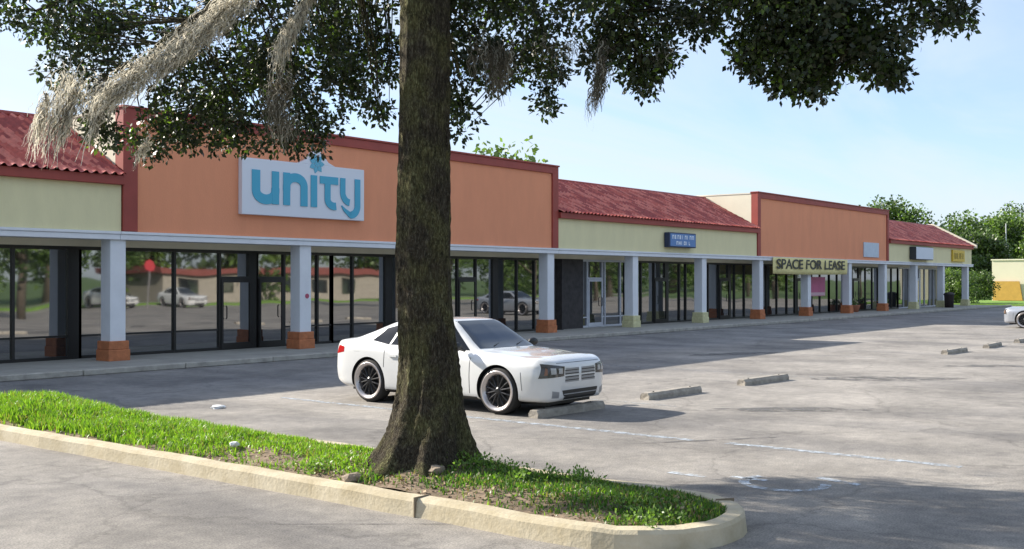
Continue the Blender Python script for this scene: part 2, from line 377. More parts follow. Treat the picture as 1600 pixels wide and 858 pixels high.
x = rng.uniform(7.15, 8.75, N); y = rng.uniform(4.1, 16.4, N); k = inside(x, y) & (rng.random(N) < dens(x, y)); x, y = x[k], y[k]; N = len(x)
ln = rng.uniform(0.05, 0.13, N)*(0.75+0.6*np.clip((y-9)/6, 0, 1)); ln *= np.where(y < 7.4, .75, 1); ln *= np.where((y > 7.8) & (y < 10.3), 0.75, 1)
wd = rng.uniform(0.004, 0.009, N)*(1.25); th = rng.uniform(0, 2*np.pi, N); lean = rng.uniform(0.1, 0.9, N); la = rng.uniform(0, 2*np.pi, N)
z = bed_h(x, y)-0.01
p = np.stack([x, y, z], 1); wv = np.stack([np.cos(th), np.sin(th), 0*th], 1)*wd[:, None]
lv = np.stack([np.cos(la)*np.sin(lean), np.sin(la)*np.sin(lean), np.cos(lean)], 1)*ln[:, None]
mid = p+np.stack([lv[:, 0]*.35, lv[:, 1]*.35, ln*.6*np.cos(lean*.5)], 1)
tip = p+lv
V = np.concatenate([p-wv, p+wv, mid+wv*.7, mid-wv*.7, tip+wv*.1, tip-wv*.1]).reshape(6, N, 3).transpose(1, 0, 2).reshape(-1, 3)
b0 = np.arange(N)*6
Fc = np.concatenate([np.stack([b0, b0+1, b0+2, b0+3], 1), np.stack([b0+3, b0+2, b0+4, b0+5], 1)])
mi = rng.choice(4, N, p=[.4, .35, .15, .1]); mi = np.where((y < 7.6) & (rng.random(N) < .8), rng.choice([2, 4, 5, 3], N, p=[.4, .3, .2, .1]), mi); mi = np.concatenate([mi, mi])  # darker blade colours at this end paint in the trunk's shade
GM = [leafmat('grass_a', (0.15, 0.27, 0.024), .38), leafmat('grass_b', (0.22, 0.34, 0.035), .38), leafmat('grass_c', (0.07, 0.16, 0.02), .4), leafmat('grass_d', (0.24, 0.20, 0.08), .3), leafmat('grass_shaded', (0.045, 0.095, 0.018), .25), leafmat('grass_f', (0.10, 0.15, 0.035), .3)]
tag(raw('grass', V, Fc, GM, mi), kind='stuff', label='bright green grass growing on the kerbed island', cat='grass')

def leaves(centers, n_per, spread, size, seed=1, asp=0.5, droop=0.3):
    r = np.random.default_rng(seed); C = np.repeat(np.asarray(centers, float), n_per, 0); n = len(C)
    d = r.normal(size=(n, 3)); d /= np.linalg.norm(d, axis=1)[:, None]; rad = spread*r.random(n)**0.5
    if np.ndim(spread): rad = np.repeat(spread, n_per)*r.random(n)**0.5
    P = C+d*rad[:, None]
    a = d+r.normal(size=(n, 3))*0.6; a[:, 2] -= droop; a /= np.linalg.norm(a, axis=1)[:, None]
    q = r.normal(size=(n, 3)); b = np.cross(a, q); b /= np.linalg.norm(b, axis=1)[:, None]
    s = size*r.uniform(.6, 1.3, n)[:, None]
    a = a*s; b = b*s*asp*.5
    V = np.stack([P-b*.25, P+a*.45-b, P+a, P+a*.45+b], 1).reshape(-1, 3)
    Fc = np.arange(n*4).reshape(n, 4); return V, Fc, n

# ------------------------------------------------------------------ the oak
M['bark'] = None
def barkmat():
    m = bpy.data.materials.new('oak_bark'); m.use_nodes = True; t = m.node_tree; b = t.nodes['Principled BSDF']; L = t.links
    b.inputs['Roughness'].default_value = 0.95; b.inputs['Specular IOR Level'].default_value = 0.15
    g = node(t, 'ShaderNodeNewGeometry')
    mpn = node(t, 'ShaderNodeMapping'); mpn.inputs['Scale'].default_value = (1, 1, 0.35); L.new(g.outputs['Position'], mpn.inputs['Vector'])
    v = node(t, 'ShaderNodeTexVoronoi', feature='DISTANCE_TO_EDGE'); v.inputs['Scale'].default_value = 34
    n = node(t, 'ShaderNodeTexNoise'); n.inputs['Scale'].default_value = 9; n.inputs['Detail'].default_value = 8
    L.new(mpn.outputs[0], n.inputs['Vector'])
    ad = node(t, 'ShaderNodeVectorMath', operation='MULTIPLY_ADD'); ad.inputs[1].default_value = (.3, .3, .3); L.new(n.outputs['Color'], ad.inputs[0]); L.new(mpn.outputs[0], ad.inputs[2]); L.new(ad.outputs[0], v.inputs['Vector'])
    r = node(t, 'ShaderNodeValToRGB'); e = r.color_ramp.elements; e[0].position = 0.0; e[0].color = (0.035, 0.028, 0.02, 1); e[1].position = 0.35; e[1].color = (0.088, 0.080, 0.064, 1); L.new(v.outputs['Distance'], r.inputs[0])
    n2 = node(t, 'ShaderNodeTexNoise'); n2.inputs['Scale'].default_value = 3.2; n2.inputs['Detail'].default_value = 7; L.new(g.outputs['Position'], n2.inputs['Vector'])
    r2 = node(t, 'ShaderNodeValToRGB'); e = r2.color_ramp.elements; e[0].position = 0.42; e[1].position = 0.62; L.new(n2.outputs['Fac'], r2.inputs[0])
    mi = node(t, 'ShaderNodeMix', data_type='RGBA'); L.new(r2.outputs[0], mi.inputs['Factor']); L.new(r.outputs[0], mi.inputs['A'])
    mi2 = node(t, 'ShaderNodeMix', data_type='RGBA', blend_type='MULTIPLY'); mi2.inputs['Factor'].default_value = 1; L.new(r.outputs[0], mi2.inputs['A']); mi2.inputs['B'].default_value = (1.7, 1.9, 1.25, 1)
    L.new(mi2.outputs['Result'], mi.inputs['B']); L.new(mi.outputs['Result'], b.inputs['Base Color'])
    bp = node(t, 'ShaderNodeBump'); bp.inputs['Strength'].default_value = 1.0; bp.inputs['Distance'].default_value = 0.05; n3 = node(t, 'ShaderNodeTexNoise'); n3.inputs['Scale'].default_value = 38; n3.inputs['Detail'].default_value = 8; n3.inputs['Roughness'].default_value = .75; L.new(mpn.outputs[0], n3.inputs['Vector'])
    r3 = node(t, 'ShaderNodeValToRGB'); e = r3.color_ramp.elements; e[0].position = .36; e[0].color = (.4, .39, .38, 1); e[1].position = .66; e[1].color = (2.3, 2.25, 2.05, 1); L.new(n3.outputs['Fac'], r3.inputs[0])
    m3 = node(t, 'ShaderNodeMix', data_type='RGBA', blend_type='MULTIPLY'); m3.inputs['Factor'].default_value = 1; L.new(mi.outputs['Result'], m3.inputs['A']); L.new(r3.outputs[0], m3.inputs['B']); L.new(m3.outputs['Result'], b.inputs['Base Color'])
    ah = node(t, 'ShaderNodeMath', operation='ADD'); L.new(v.outputs['Distance'], ah.inputs[0]); L.new(n3.outputs['Fac'], ah.inputs[1])
    L.new(ah.outputs[0], bp.inputs['Height']); L.new(bp.outputs[0], b.inputs['Normal'])
    return m
M['bark'] = barkmat()
oak = thing('oak_tree', 'big live oak on the kerbed island, trunk standing in front of the white car', 'tree', (TRX, TRY, 0.1))
OB = Vector((TRX, TRY, 0.1))
def L3(p): return Vector(p)-OB
NR = 96; HZ = np.concatenate([np.linspace(-0.05, 1.2, 40), np.linspace(1.26, 9.0, 110)])
th = np.linspace(0, 2*np.pi, NR, endpoint=False); V = []
roots = [(3.05, .95, .36), (3.85, .85, .32), (2.3, .95, .36), (4.45, .7, .3), (5.4, .9, .42), (0.3, .75, .40), (1.5, .8, .5), (6.0, .45, .4)]
nx = rng.random((9, 3))*6.28
for z in HZ:
    base = 0.262-0.0065*max(z, 0); base += 0.05*math.exp(-max(z, 0)/0.9)+0.10*math.exp(-max(z, 0)/0.22)
    ln_ = .075*math.exp(-((z-.9)/.75)**2); cxo = 0.02*math.sin(z*.9)+ln_*sY; cyo = 0.03*math.sin(z*.7+1)-ln_*cY
    r = np.full(NR, base)
    for a, amp, wdt in roots:
        dd = np.angle(np.exp(1j*(th-a-0.12*z))); r += amp*0.40*np.exp(-max(z, 0)/0.36)*np.exp(-(dd/wdt)**2)*(1 if z < 1.6 else 0) + 0.014*amp*np.exp(-(dd/wdt)**2)
    r += 0.009*np.sin(5*th+z*1.3)+0.007*np.sin(11*th-z*2.1+1)+0.006*np.sin(23*th+3*np.sin(z*4))*(0.6+0.4*np.sin(z*9+th*3))
    dz_ = math.exp(-max(z, 0)/0.55)
    r += dz_*(0.020*np.sin(9*th+2.5*math.sin(z*5)+1)+0.014*np.sin(17*th-4*z)+0.012*np.sin(29*th+z*11))
    r += 0.05*np.exp(-((np.angle(np.exp(1j*(th-4.3)))/.22)**2+((z-.62)/.16)**2))+0.035*np.exp(-((np.angle(np.exp(1j*(th-3.5)))/.2)**2+((z-1.75)/.12)**2))+0.03*np.exp(-((np.angle(np.exp(1j*(th-5.1)))/.2)**2+((z-2.9)/.12)**2))
    r += rng.normal(0, 0.004, NR)
    V += [(cxo+r[i]*math.cos(th[i]), cyo+r[i]*math.sin(th[i]), z) for i in range(NR)]
nz_ = len(HZ); Fc = [(j*NR+i, j*NR+(i+1) % NR, (j+1)*NR+(i+1) % NR, (j+1)*NR+i) for j in range(nz_-1) for i in range(NR)]
raw('trunk', V, Fc, M['bark'], parent=oak, smooth=True)

# limbs: (list of world points, r0, r1)
limb = MB()
def limbpath(pts, r0, r1, n=10, jit=0.06):
    P = [Vector(p) for p in pts]; out = []
    m = 6
    for i in range(len(P)-1):
        a = P[max(i-1, 0)]; b = P[i]; c = P[i+1]; d = P[min(i+2, len(P)-1)]
        for k in range(m):
            t = k/m; out.append(0.5*((2*b)+(c-a)*t+(2*a-5*b+4*c-d)*t*t+(3*b-a-3*c+d)*t**3))
    out.append(P[-1]); o2 = [p+Vector((random.uniform(-jit, jit), random.uniform(-jit, jit), random.uniform(-jit, jit)))*(0 if i == 0 else 1) for i, p in enumerate(out)]
    rr = [r0+(r1-r0)*i/(len(out)-1) for i in range(len(out))]
    limb.tube([L3(p) for p in o2], rr, n); return o2
T = lambda z: Vector((TRX, TRY, z))
LP = []
LP.append(limbpath([T(5.0), W(500, -60, 11.5), W(370, -15, 11.6), W(240, 90, 11.4), W(150, 160, 11.2)], .13, .02, jit=.04))
LP.append(limbpath([T(5.4), W(420, -160, 13), W(250, -90, 13.5), W(60, 10, 13.4)], .14, .02))
LP.append(limbpath([T(5.2), W(560, -80, 12.5), W(440, 60, 14), W(330, 160, 14.4)], .10, .015, jit=.04))
LP.append(limbpath([T(5.5), W(850, -180, 11.5), W(1050, -90, 11), W(1250, -10, 10.6), W(1350, 60, 10.4)], .15, .02))
LP.append(limbpath([T(5.6), W(760, -120, 12.2), W(830, 0, 13), W(860, 90, 13.3)], .09, .012, jit=.04))
LP.append(limbpath([W(950, -140, 11.2), W(980, -20, 11.3), W(1000, 80, 11.4)], .06, .012, jit=.03))
LP.append(limbpath([W(1150, -60, 10.8), W(1350, -80, 10.6), W(1500, 20, 10.5)], .06, .012, jit=.03))
for a, rr_, zz in ((0.4, 4, 8), (1.4, 4.5, 8.5), (2.5, 5, 8), (3.6, 4.5, 8.2), (4.6, 5, 8), (5.6, 5, 8.2)):
    LP.append(limbpath([T(6.0), T(7.2)+Vector((rr_*.4*math.cos(a), rr_*.4*math.sin(a), 0)), T(zz)+Vector((rr_*math.cos(a), rr_*math.sin(a), 0))], .14, .03))
limb.build('limb', M['bark'], parent=oak, smooth=True)

# foliage masses: (px, py, Z, half-width px, half-height px, depth radius m, twig count)
FB = [
 (70, 10, 12.2, 110, 55, 1.0, 85), (150, 70, 12.4, 70, 60, .8, 60), (90, 60, 13, 50, 30, .6, 20), (110, 120, 12.2, 50, 35, .5, 25), (165, 200, 12.0, 28, 35, .35, 22),
 (260, 20, 12.8, 120, 60, 1.0, 70), (262, 205, 13.2, 40, 42, .5, 32), (330, 150, 13.4, 90, 80, .9, 120), (310, 85, 12.6, 50, 34, .6, 26), (420, 160, 13.6, 90, 80, .9, 110), (500, 110, 13.0, 110, 90, .9, 130),
 (450, 40, 12.5, 150, 70, 1.1, 120), (350, 205, 13.4, 80, 32, .6, 45), (470, 215, 13.3, 50, 30, .4, 30), (550, 60, 12.6, 80, 90, .9, 90), (590, 130, 12.4, 34, 60, .5, 24), (230, 225, 13.2, 40, 25, .4, 18),
 (705, 60, 12.0, 45, 80, .6, 55), (715, 165, 12.0, 32, 50, .4, 30), (790, 40, 12.4, 70, 70, .8, 70), (770, 110, 12.2, 50, 45, .5, 34), (850, 90, 12.6, 38, 60, .5, 44), (855, 155, 12.6, 20, 25, .3, 12),
 (830, -10, 12, 90, 50, .9, 60), (950, 20, 11.6, 85, 55, .8, 90), (1000, 90, 11.5, 60, 42, .5, 60), (1020, 125, 11.4, 30, 22, .3, 16), (940, 80, 11.6, 30, 50, .4, 26), (1070, 30, 11.4, 45, 40, .5, 32),
 (1180, 20, 10.8, 80, 60, .8, 100), (1280, 40, 10.6, 110, 60, .9, 170), (1240, 100, 10.6, 70, 42, .6, 80), (1270, 130, 10.6, 50, 20, .35, 30), (1370, 70, 10.4, 55, 50, .6, 75), (1380, 115, 10.4, 35, 18, .3, 22), (1170, 80, 10.8, 35, 35, .4, 26),
 (1440, 5, 10.5, 60, 30, .5, 34), (1490, 25, 10.5, 30, 26, .3, 18), (1060, -10, 11.3, 120, 35, .8, 60), (1300, -20, 10.6, 160, 30, .8, 90), (700, -30, 11.6, 160, 50, 1.0, 90), (1400, -40, 10.6, 120, 30, .6, 50),
]
tw = []
fwd = Vector((cY, sY, 0)); rgt = Vector((sY, -cY, 0))
for (px, py, Z, hw, hh, dr, n) in FB:
    c = W(px, py, Z)
    for _ in range(int(n*0.86)):
        while True:
            a = Vector((random.uniform(-1, 1), random.uniform(-1, 1), random.uniform(-1, 1)))
            if a.length < 1: break
        tw.append(c+rgt*(a.x*hw*Z/F)+fwd*(a.y*dr)+Vector((0, 0, a.z*hh*Z/F)))
nvis = len(tw)
def shadow_ok(p):
    k = p.z; sxx = p.x+.46*k; syy = p.y-1.65*k
    if 8.1 < sxx < 9.6 and syy < 6.6: return True
    return syy < (4.3 if sxx < 9.2 else (4.3+(sxx-9.2)*.75 if sxx < 11.2 else 5.8-(sxx-11.2)*1.0))
# upper crown, above the picture, which throws the shade
cnt = 0
while cnt < 1500:
    a = Vector((random.gauss(0, .55), random.gauss(0, .55), random.gauss(0, .5)))
    if a.length > 1.15: continue
    p = Vector((8.6+a.x*7.5, 6.2+a.y*8.5, 7.6+a.z*2.6))
    X_ = (p-Vector((0, 0, 0))).dot(rgt); Z_ = p.dot(fwd)
    if Z_ < 1 or p.z < 5.0: continue
    py_ = 437-(p.z-CAM_H)/Z_*F
    if py_ > -45: continue
    if not shadow_ok(p): continue
    if math.sin(p.x*1.3+2)*math.sin(p.y*1.1+p.z*.7) < -0.35: continue
    tw.append(p); cnt += 1
tw = np.array([tuple(p-OB) for p in tw])
V1, F1, n1 = leaves(tw[:nvis], 26, .12, .068, 3, asp=.62)
V2, F2, n2 = leaves(tw[nvis:], 26, .21, .10, 4, asp=.6)
V = np.concatenate([V1, V2]); Fc = np.concatenate([F1, F2+len(V1)])
clump = np.repeat(rng.random(len(tw)), 26); mi = np.where(clump+rng.normal(0, .22, len(clump)) > 1.12, 2, np.where(clump+rng.normal(0, .2, len(clump)) > .62, 1, 0))
OM = [leafmat('oak_leaf_dark', (0.020, 0.030, 0.010), .18, .4), leafmat('oak_leaf', (0.042, 0.064, 0.017), .30, .4), leafmat('oak_leaf_fresh', (0.12, 0.19, 0.03), .45, .45)]
raw('crown', V, Fc, OM, mi, parent=oak)
# twigs joining leaf clumps to limbs
tg = MB()
allp = [p for l in LP for p in l]
for p in [Vector(t)+OB for t in tw[:nvis:2]]:
    q = min(allp, key=lambda u: (u-p).length+max(0, p.z-u.z)*1.0)
    md = (p+q)/2+Vector((random.uniform(-.12, .12), random.uniform(-.12, .12), random.uniform(.0, .12)))
    tg.tube([L3(q), L3(md), L3(p)], [.012, .008, .003], 4, cap=False)
tg.build('twigs', M['bark'], parent=oak, fix=False)

# Spanish moss: each beard a thing of its own
def mossmat(name, c):
    m = leafmat(name, c, .4, .95, .1); [n for n in m.node_tree.nodes if n.type == 'BSDF_TRANSLUCENT'][0].inputs['Color'].default_value = (c[0]*1.1, c[1]*1.05, c[2], 1); return m
MM = mossmat('moss_grey', (0.52, 0.51, 0.45)); MM2 = mossmat('moss_tan', (0.72, 0.69, 0.59)); MM3 = mossmat('moss_dark', (0.17, 0.155, 0.12))
MMx = leafmat('moss_grey', (0.30, 0.275, 0.20), .35, .9, .1); 
def moss(label, pts, width, n, hang, mats, seed, lean=(-.25, 0), wdt=.006, slen=(0.3, 1.0)):
    """strands start along the path pts, fall by up to hang metres, blown by lean"""
    r = random.Random(seed); P = [Vector(p) for p in pts]; seg = [(P[i+1]-P[i]).length for i in range(len(P)-1)]; tot = sum(seg) or 1
    base = P[0]; vs = []; fs = []; mi = []
    for s_ in range(n):
        t = r.random()*tot; i = 0
        while i < len(seg)-1 and t > seg[i]: t -= seg[i]; i += 1
        u = t/seg[i] if seg and seg[i] > 0 else 0; c = P[i].lerp(P[i+1], min(u, 1)) if len(P) > 1 else P[0]
        g_ = Vector((r.gauss(0, 1), r.gauss(0, 1), r.gauss(0, 1)))*width*.45; c = c+g_
        L_ = hang*r.uniform(*slen)*(1-.45*min(1, g_.length/width)); ns = 9; ph = r.uniform(0, 6.28); am = r.uniform(.01, .035)
        d = Vector((r.gauss(0, .10), r.gauss(0, .10), -1)); d += rgt*lean[0]+fwd*lean[1]; d.normalize()
        side = Vector((math.cos(ph), math.sin(ph), 0)); w_ = wdt*r.uniform(.6, 1.5); m_ = r.choices(range(len(mats)), [5, 3, 2][:len(mats)])[0]
        o = len(vs)
        for k in range(ns+1):
            f = k/ns; q = c+d*L_*f+side*am*math.sin(f*9+ph)+Vector((0, 0, -1))*0.10*L_*f*f+Vector((math.sin(f*14+ph*2), math.cos(f*11+ph), 0))*am*.4
            ww = w_*(1-.7*f); vs += [tuple(q-side*ww-base), tuple(q+side*ww-base)]
            if k: fs.append((o+2*k-2, o+2*k-1, o+2*k+1, o+2*k)); mi.append(m_)
    o = raw('spanish_moss', vs, fs, mats, mi); o.location = base
    return tag(o, label, 'moss', 'beards of moss hanging from the oak')
mm = [MM2, MM, MM3]
moss('longest sweeping beard of tan moss running down the left limb over the sky gap', [W(385, -10, 11.3), W(300, 60, 11.3), W(225, 108, 11.2), W(165, 148, 11.1)], 0.16, 2200, .40, mm, 1, lean=(-.9, .1))
moss('pale moss fringe trailing over the red tiled roof at far left', [W(120, 110, 11.5), W(95, 170, 11.4), W(75, 170, 11.4)], .20, 330, .7, mm, 2, lean=(-.4, 0))
for i, (px, py) in enumerate(((62, 200), (105, 205), (150, 200))):
    moss(('leftmost', 'middle', 'rightmost')[i]+' of three thin pale moss tails in front of the red tiled roof', [W(px+12, py-60, 11.4), W(px, py, 11.4)], .05, 90, .55, mm, 30+i, lean=(-.42, 0))
moss('thin moss tail hanging just left of the orange wall corner', [W(235, 215, 12.0), W(222, 232, 12.0)], .05, 70, .36, mm, 3, lean=(-.45, 0))
moss('narrow pale moss strand hanging above the left end of the blue lettered sign', [W(490, -20, 11.6), W(455, 40, 11.6), W(435, 75, 11.6)], .07, 420, .5, mm, 4, lean=(-.3, 0))
moss('dusky moss curtain hanging close against the right side of the trunk', [W(740, 70, 11.8), W(790, 80, 11.8), W(770, 110, 11.8)], .16, 420, .5, [MM3, MM, MM3], 5, lean=(-.05, 0))
moss('long lone moss wisp trailing lowest against open sky right of the trunk', [W(945, 60, 11.4), W(945, 105, 11.4), W(930, 145, 11.4)], .08, 300, .45, [MM3, MM, MM3], 6, lean=(-.25, 0))
moss('short moss tuft under the leaves at the top edge left of the trunk', [W(170, 130, 11.8), W(140, 160, 11.8)], .13, 320, .45, [MM, MM3, MM3], 7, lean=(-.2, 0))
moss('grey moss bunch hanging in the middle of the leaf mass above the big sign', [W(440, 110, 12.2), W(430, 170, 12.2), W(455, 190, 12.2)], .17, 420, .4, [MM3, MM, MM3], 8, lean=(-.15, 0))
moss('small moss fringe under the leaves midway between trunk and open sky', [W(840, 60, 12.2), W(880, 70, 12.2), W(1045, 70, 11.2)], .10, 260, .35, [MM3, MM, MM3], 9, lean=(-.1, 0))

# low weeds and a few root stones on the island
wd_c = []
for (px, py, n, sp) in ((480, 722, 26, .25), (900, 745, 20, .2), (700, 728, 16, .2), (1010, 785, 30, .4), (820, 740, 22, .3), (750, 730, 14, .2), (640, 758, 10, .15)):
    c = G(px, py, .28)
    for _ in range(n): wd_c.append((c.x+random.gauss(0, sp*.5), c.y+random.gauss(0, sp*.6)))
wd_c = np.array([p for p in wd_c if abs(p[0]-7.95) < .74 and 4.3 < p[1] < 16])
cen = np.stack([wd_c[:, 0], wd_c[:, 1], bed_h(wd_c[:, 0], wd_c[:, 1])+0.05], 1)
V, Fc, n = leaves(cen, 16, .07, .038, 9, asp=.6, droop=-.5)
tag(raw('weeds', V, Fc, [leafmat('weed_a', (.10, .17, .03)), leafmat('weed_b', (.16, .26, .05))], rng.integers(0, 2, n)), kind='stuff', label='broad leaved weeds growing among the island grass', cat='weeds')
# leaf litter flecks on the bed
n = 2600; x = rng.uniform(7.2, 8.7, n); y = rng.uniform(4.3, 11.5, n); k = inside(x, y, .75); x, y = x[k], y[k]
cen = np.stack([x, y, bed_h(x, y)+0.008], 1); V, Fc, n = leaves(cen, 1, .01, .045, 11, asp=.55, droop=0); V[:, 2] = np.minimum(V[:, 2], bed_h(V[:, 0], V[:, 1])+.03)
tag(raw('leaf_litter', V, Fc, [mat('dead_leaf', (.22, .13, .07), .9), mat('pale_dead_leaf', (.36, .27, .18), .9)], rng.integers(0, 2, n)), kind='stuff', label='brown fallen oak leaves scattered on the island soil', cat='leaf litter')
def lump(name, c, sx_, sy_, sz_, m, label, cat, seed):
    bm = bmesh.new(); bmesh.ops.create_icosphere(bm, subdivisions=2, radius=1); rr = random.Random(seed)
    for v in bm.verts: v.co *= 1+rr.uniform(-.22, .22); v.co = Vector((v.co.x*sx_, v.co.y*sy_, v.co.z*sz_))
    me = bpy.data.meshes.new(name); bm.to_mesh(me); bm.free(); me.materials.append(m)
    o = bpy.data.objects.new(name, me); COL.objects.link(o); o.location = c; return tag(o, label, cat)
paper = mat('crumpled_paper', (.75, .75, .74), .8)
p = G(340, 638); lump('paper_scrap', p+Vector((0, 0, .02)), .13, .09, .035, paper, 'crumpled white paper scrap lying on the open asphalt behind the grass', 'litter', 1)
p = G(366, 690, .3); p.z = float(bed_h(p.x, p.y))+.06; lump('paper_scrap', p, .06, .05, .03, paper, 'small white paper scrap caught in the island grass', 'litter', 2)
stone = mat('root_stone', (.24, .19, .14), .9, var=.25, vscale=12, bump=.5, bscale=20)
p = G(683, 741, .25); p.z = float(bed_h(p.x, p.y))+.02; lump('stone', p, .09, .07, .05, stone, 'pale stone at the right foot of the oak trunk', 'stone', 3)
p = G(550, 737, .25); p.z = float(bed_h(p.x, p.y))+.02; lump('stone', p, .12, .08, .06, stone, 'buff stone at the left foot of the oak roots beside the kerb', 'stone', 4)

# ------------------------------------------------------------------ strip mall
BX = 14.8; BP = 5.93; CY0 = 23.89
mall = thing('strip_mall', 'long single storey shopping strip with orange gable walls and red tiled eaves', 'building', (0, 0, 0))
XL, XE = -14.0, 87.0
G1 = (14.88, 32.95); G2 = (49.8, 68.5)
b = MB(); b.box(XL, XE-1.8, 25.42, 46, 0, 4.2); b.build('shop_block', M['dark'], mall)
b = MB(); b.box(XL, XE-0.3, 27.1, 46, 4.2, 5.95); b.build('upper_wall', M['pale'], mall)
# white beam in lengths
for (x0, x1) in ((XL, 14.8), (14.81, 32.95), (32.96, 49.8), (49.81, 68.5), (68.51, XE)):
    b = MB(); b.box(x0, x1, 23.80, 24.2, 3.07, 3.2); b.box(x0, x1, 23.77, 24.2, 3.203, 3.27); b.build('beam', M['white'], mall, bevel=.008)
b = MB(); b.box(XL, XE, 24.2, 25.9, 3.10, 3.17); b.build('soffit', M['soffit'], mall)
b = MB(); b.box(XL, 83.2, 25.20, 25.41, 2.93, 3.099); b.build('header', M['soffit'], mall)
# cream fascias, eaves boards, mansard roofs
def mansard(x0, x1, end_cap):
    b = MB(); b.box(x0, x1, 23.86, 24.2, 3.275, 4.40); b.build('fascia', M['cream'], mall)
    b = MB(); b.box(x0, x1, 23.70, 24.1, 4.40, 4.62); b.build('eaves_board', M['redtrim'], mall, bevel=.01)
    A = np.array([23.62, 4.60]); B = np.array([26.7, 6.22]); D = (B-A); Ls = np.linalg.norm(D); D /= Ls; Nn = np.array([-D[1], D[0]])
    rows = 10; tw_ = .245; xs = np.arange(x0, x1+.001, tw_/8); V = []; J = []
    for r_ in range(rows):
        for fr, lift in ((0.0, .03), (1.0, .0)):
            t = (r_+fr)*Ls/rows
            off = (r_ % 1)
            ph = (xs/tw_) % 1
            h = np.where(ph < .62, .062*np.sin(np.pi*ph/.62), -.012*np.sin(np.pi*(ph-.62)/.38))+lift+.006*np.sin(xs*3.1+r_*1.7)
            yy = A[0]+D[0]*t+Nn[0]*h; zz = A[1]+D[1]*t+Nn[1]*h; V.append(np.stack([xs, yy, zz], 1))
    nx_ = len(xs); V = np.concatenate(V); q = np.arange(nx_-1); Fc = []
    for k in range(2*rows-1): Fc.append(np.stack([k*nx_+q, k*nx_+q+1, (k+1)*nx_+q+1, (k+1)*nx_+q], 1))
    Fc = np.concatenate(Fc); rg_ = np.random.default_rng(int(abs(x0)*7)); tid = (np.tile((xs[:-1]/tw_).astype(int)-int(x0/tw_)+2, 2*rows-1)*31+np.repeat(np.arange(2*rows-1)//2, nx_-1)*977) % 997
    rf = raw('tile_roof', V, Fc, [M['tile'], M['tile2'], M['tile3']], rg_.integers(0, 3, 1000)[tid], parent=mall, smooth=False)
    b = MB(); b.prism([(x0, 24.0, 4.55), (x0, 26.7, 6.12), (x0, 27.05, 6.12), (x0, 27.05, 4.55)], (x1-x0, 0, 0)); b.build('roof_deck', M['redtrim'], mall)
    b = MB(); b.tube([(x0, 26.72, 6.24), (x1, 26.72, 6.24)], [.09, .09], 10); b.build('ridge_tiles', M['redtrim'], rf, smooth=True)
mansard(XL, 14.86, False); mansard(32.97, 49.78, False); mansard(68.53, 86.75, True)
# end wall with pale raking parapet
b = MB(); b.prism([(86.76, 23.5, 4.5), (86.76, 23.5, 4.72), (86.76, 26.7, 6.42), (86.76, 27.1, 6.42), (86.76, 27.1, 4.5)], (.24, 0, 0)); b.build('raking_parapet', M['pale'], mall)
b = MB(); b.box(86.6, 87.0, 24.2, 30, 3.1, 4.45); b.build('end_fascia', M['cream'], mall)
# orange gables
def gable(x0, x1, top, tw_=.40):
    b = MB(); b.box(x0+.02, x1-.02, 23.87, 24.15, 3.275, top-.02); gb = b.build('gable_wall', M['orange'], mall)
    b = MB()
    b.box(x0, x0+tw_, 23.80, 24.16, 3.28, top); b.box(x1-tw_*.9, x1, 23.80, 24.16, 3.28, top); b.box(x0+tw_, x1-tw_*.9, 23.80, 24.16, top-.26, top)
    b.box(x0-.03, x1+.03, 23.76, 24.2, top+.002, top+.06); b.build('trim', M['redtrim'], gb, bevel=.008)
    for xa, xb in ((x0+.01, x0+.25), (x1-.25, x1-.01)):
        b = MB(); b.box(xa, xb, 24.17, 29.5, 4.3, top-.05); b.build('return_wall', M['pale'], gb)
        b = MB(); b.box(xa-.02, xb+.03, 24.21, 29.5, top-.048, top+.01); b.build('coping', M['soffit'], gb)
gable(*G1, 6.30); gable(*G2, 6.42, .34)
# pillars
cols = {}
for k in range(-4, 13):
    x = BX+BP*k; cm = M['obase'] if k in (-1, 0, 1, 2, 3, 6, 7, 8, 9) else M['cbase']
    b = MB(); b.box(x-.21, x+.21, CY0, CY0+.42, .60, 3.07); p_ = b.build('pillar', M['white'], mall, bevel=.012)
    b = MB(); b.box(x-.29, x+.29, CY0-.08, CY0+.50, .12, .40); b.box(x-.27, x+.27, CY0-.06, CY0+.48, .40, .61); b.build('pillar_base', cm, p_, bevel=.015)
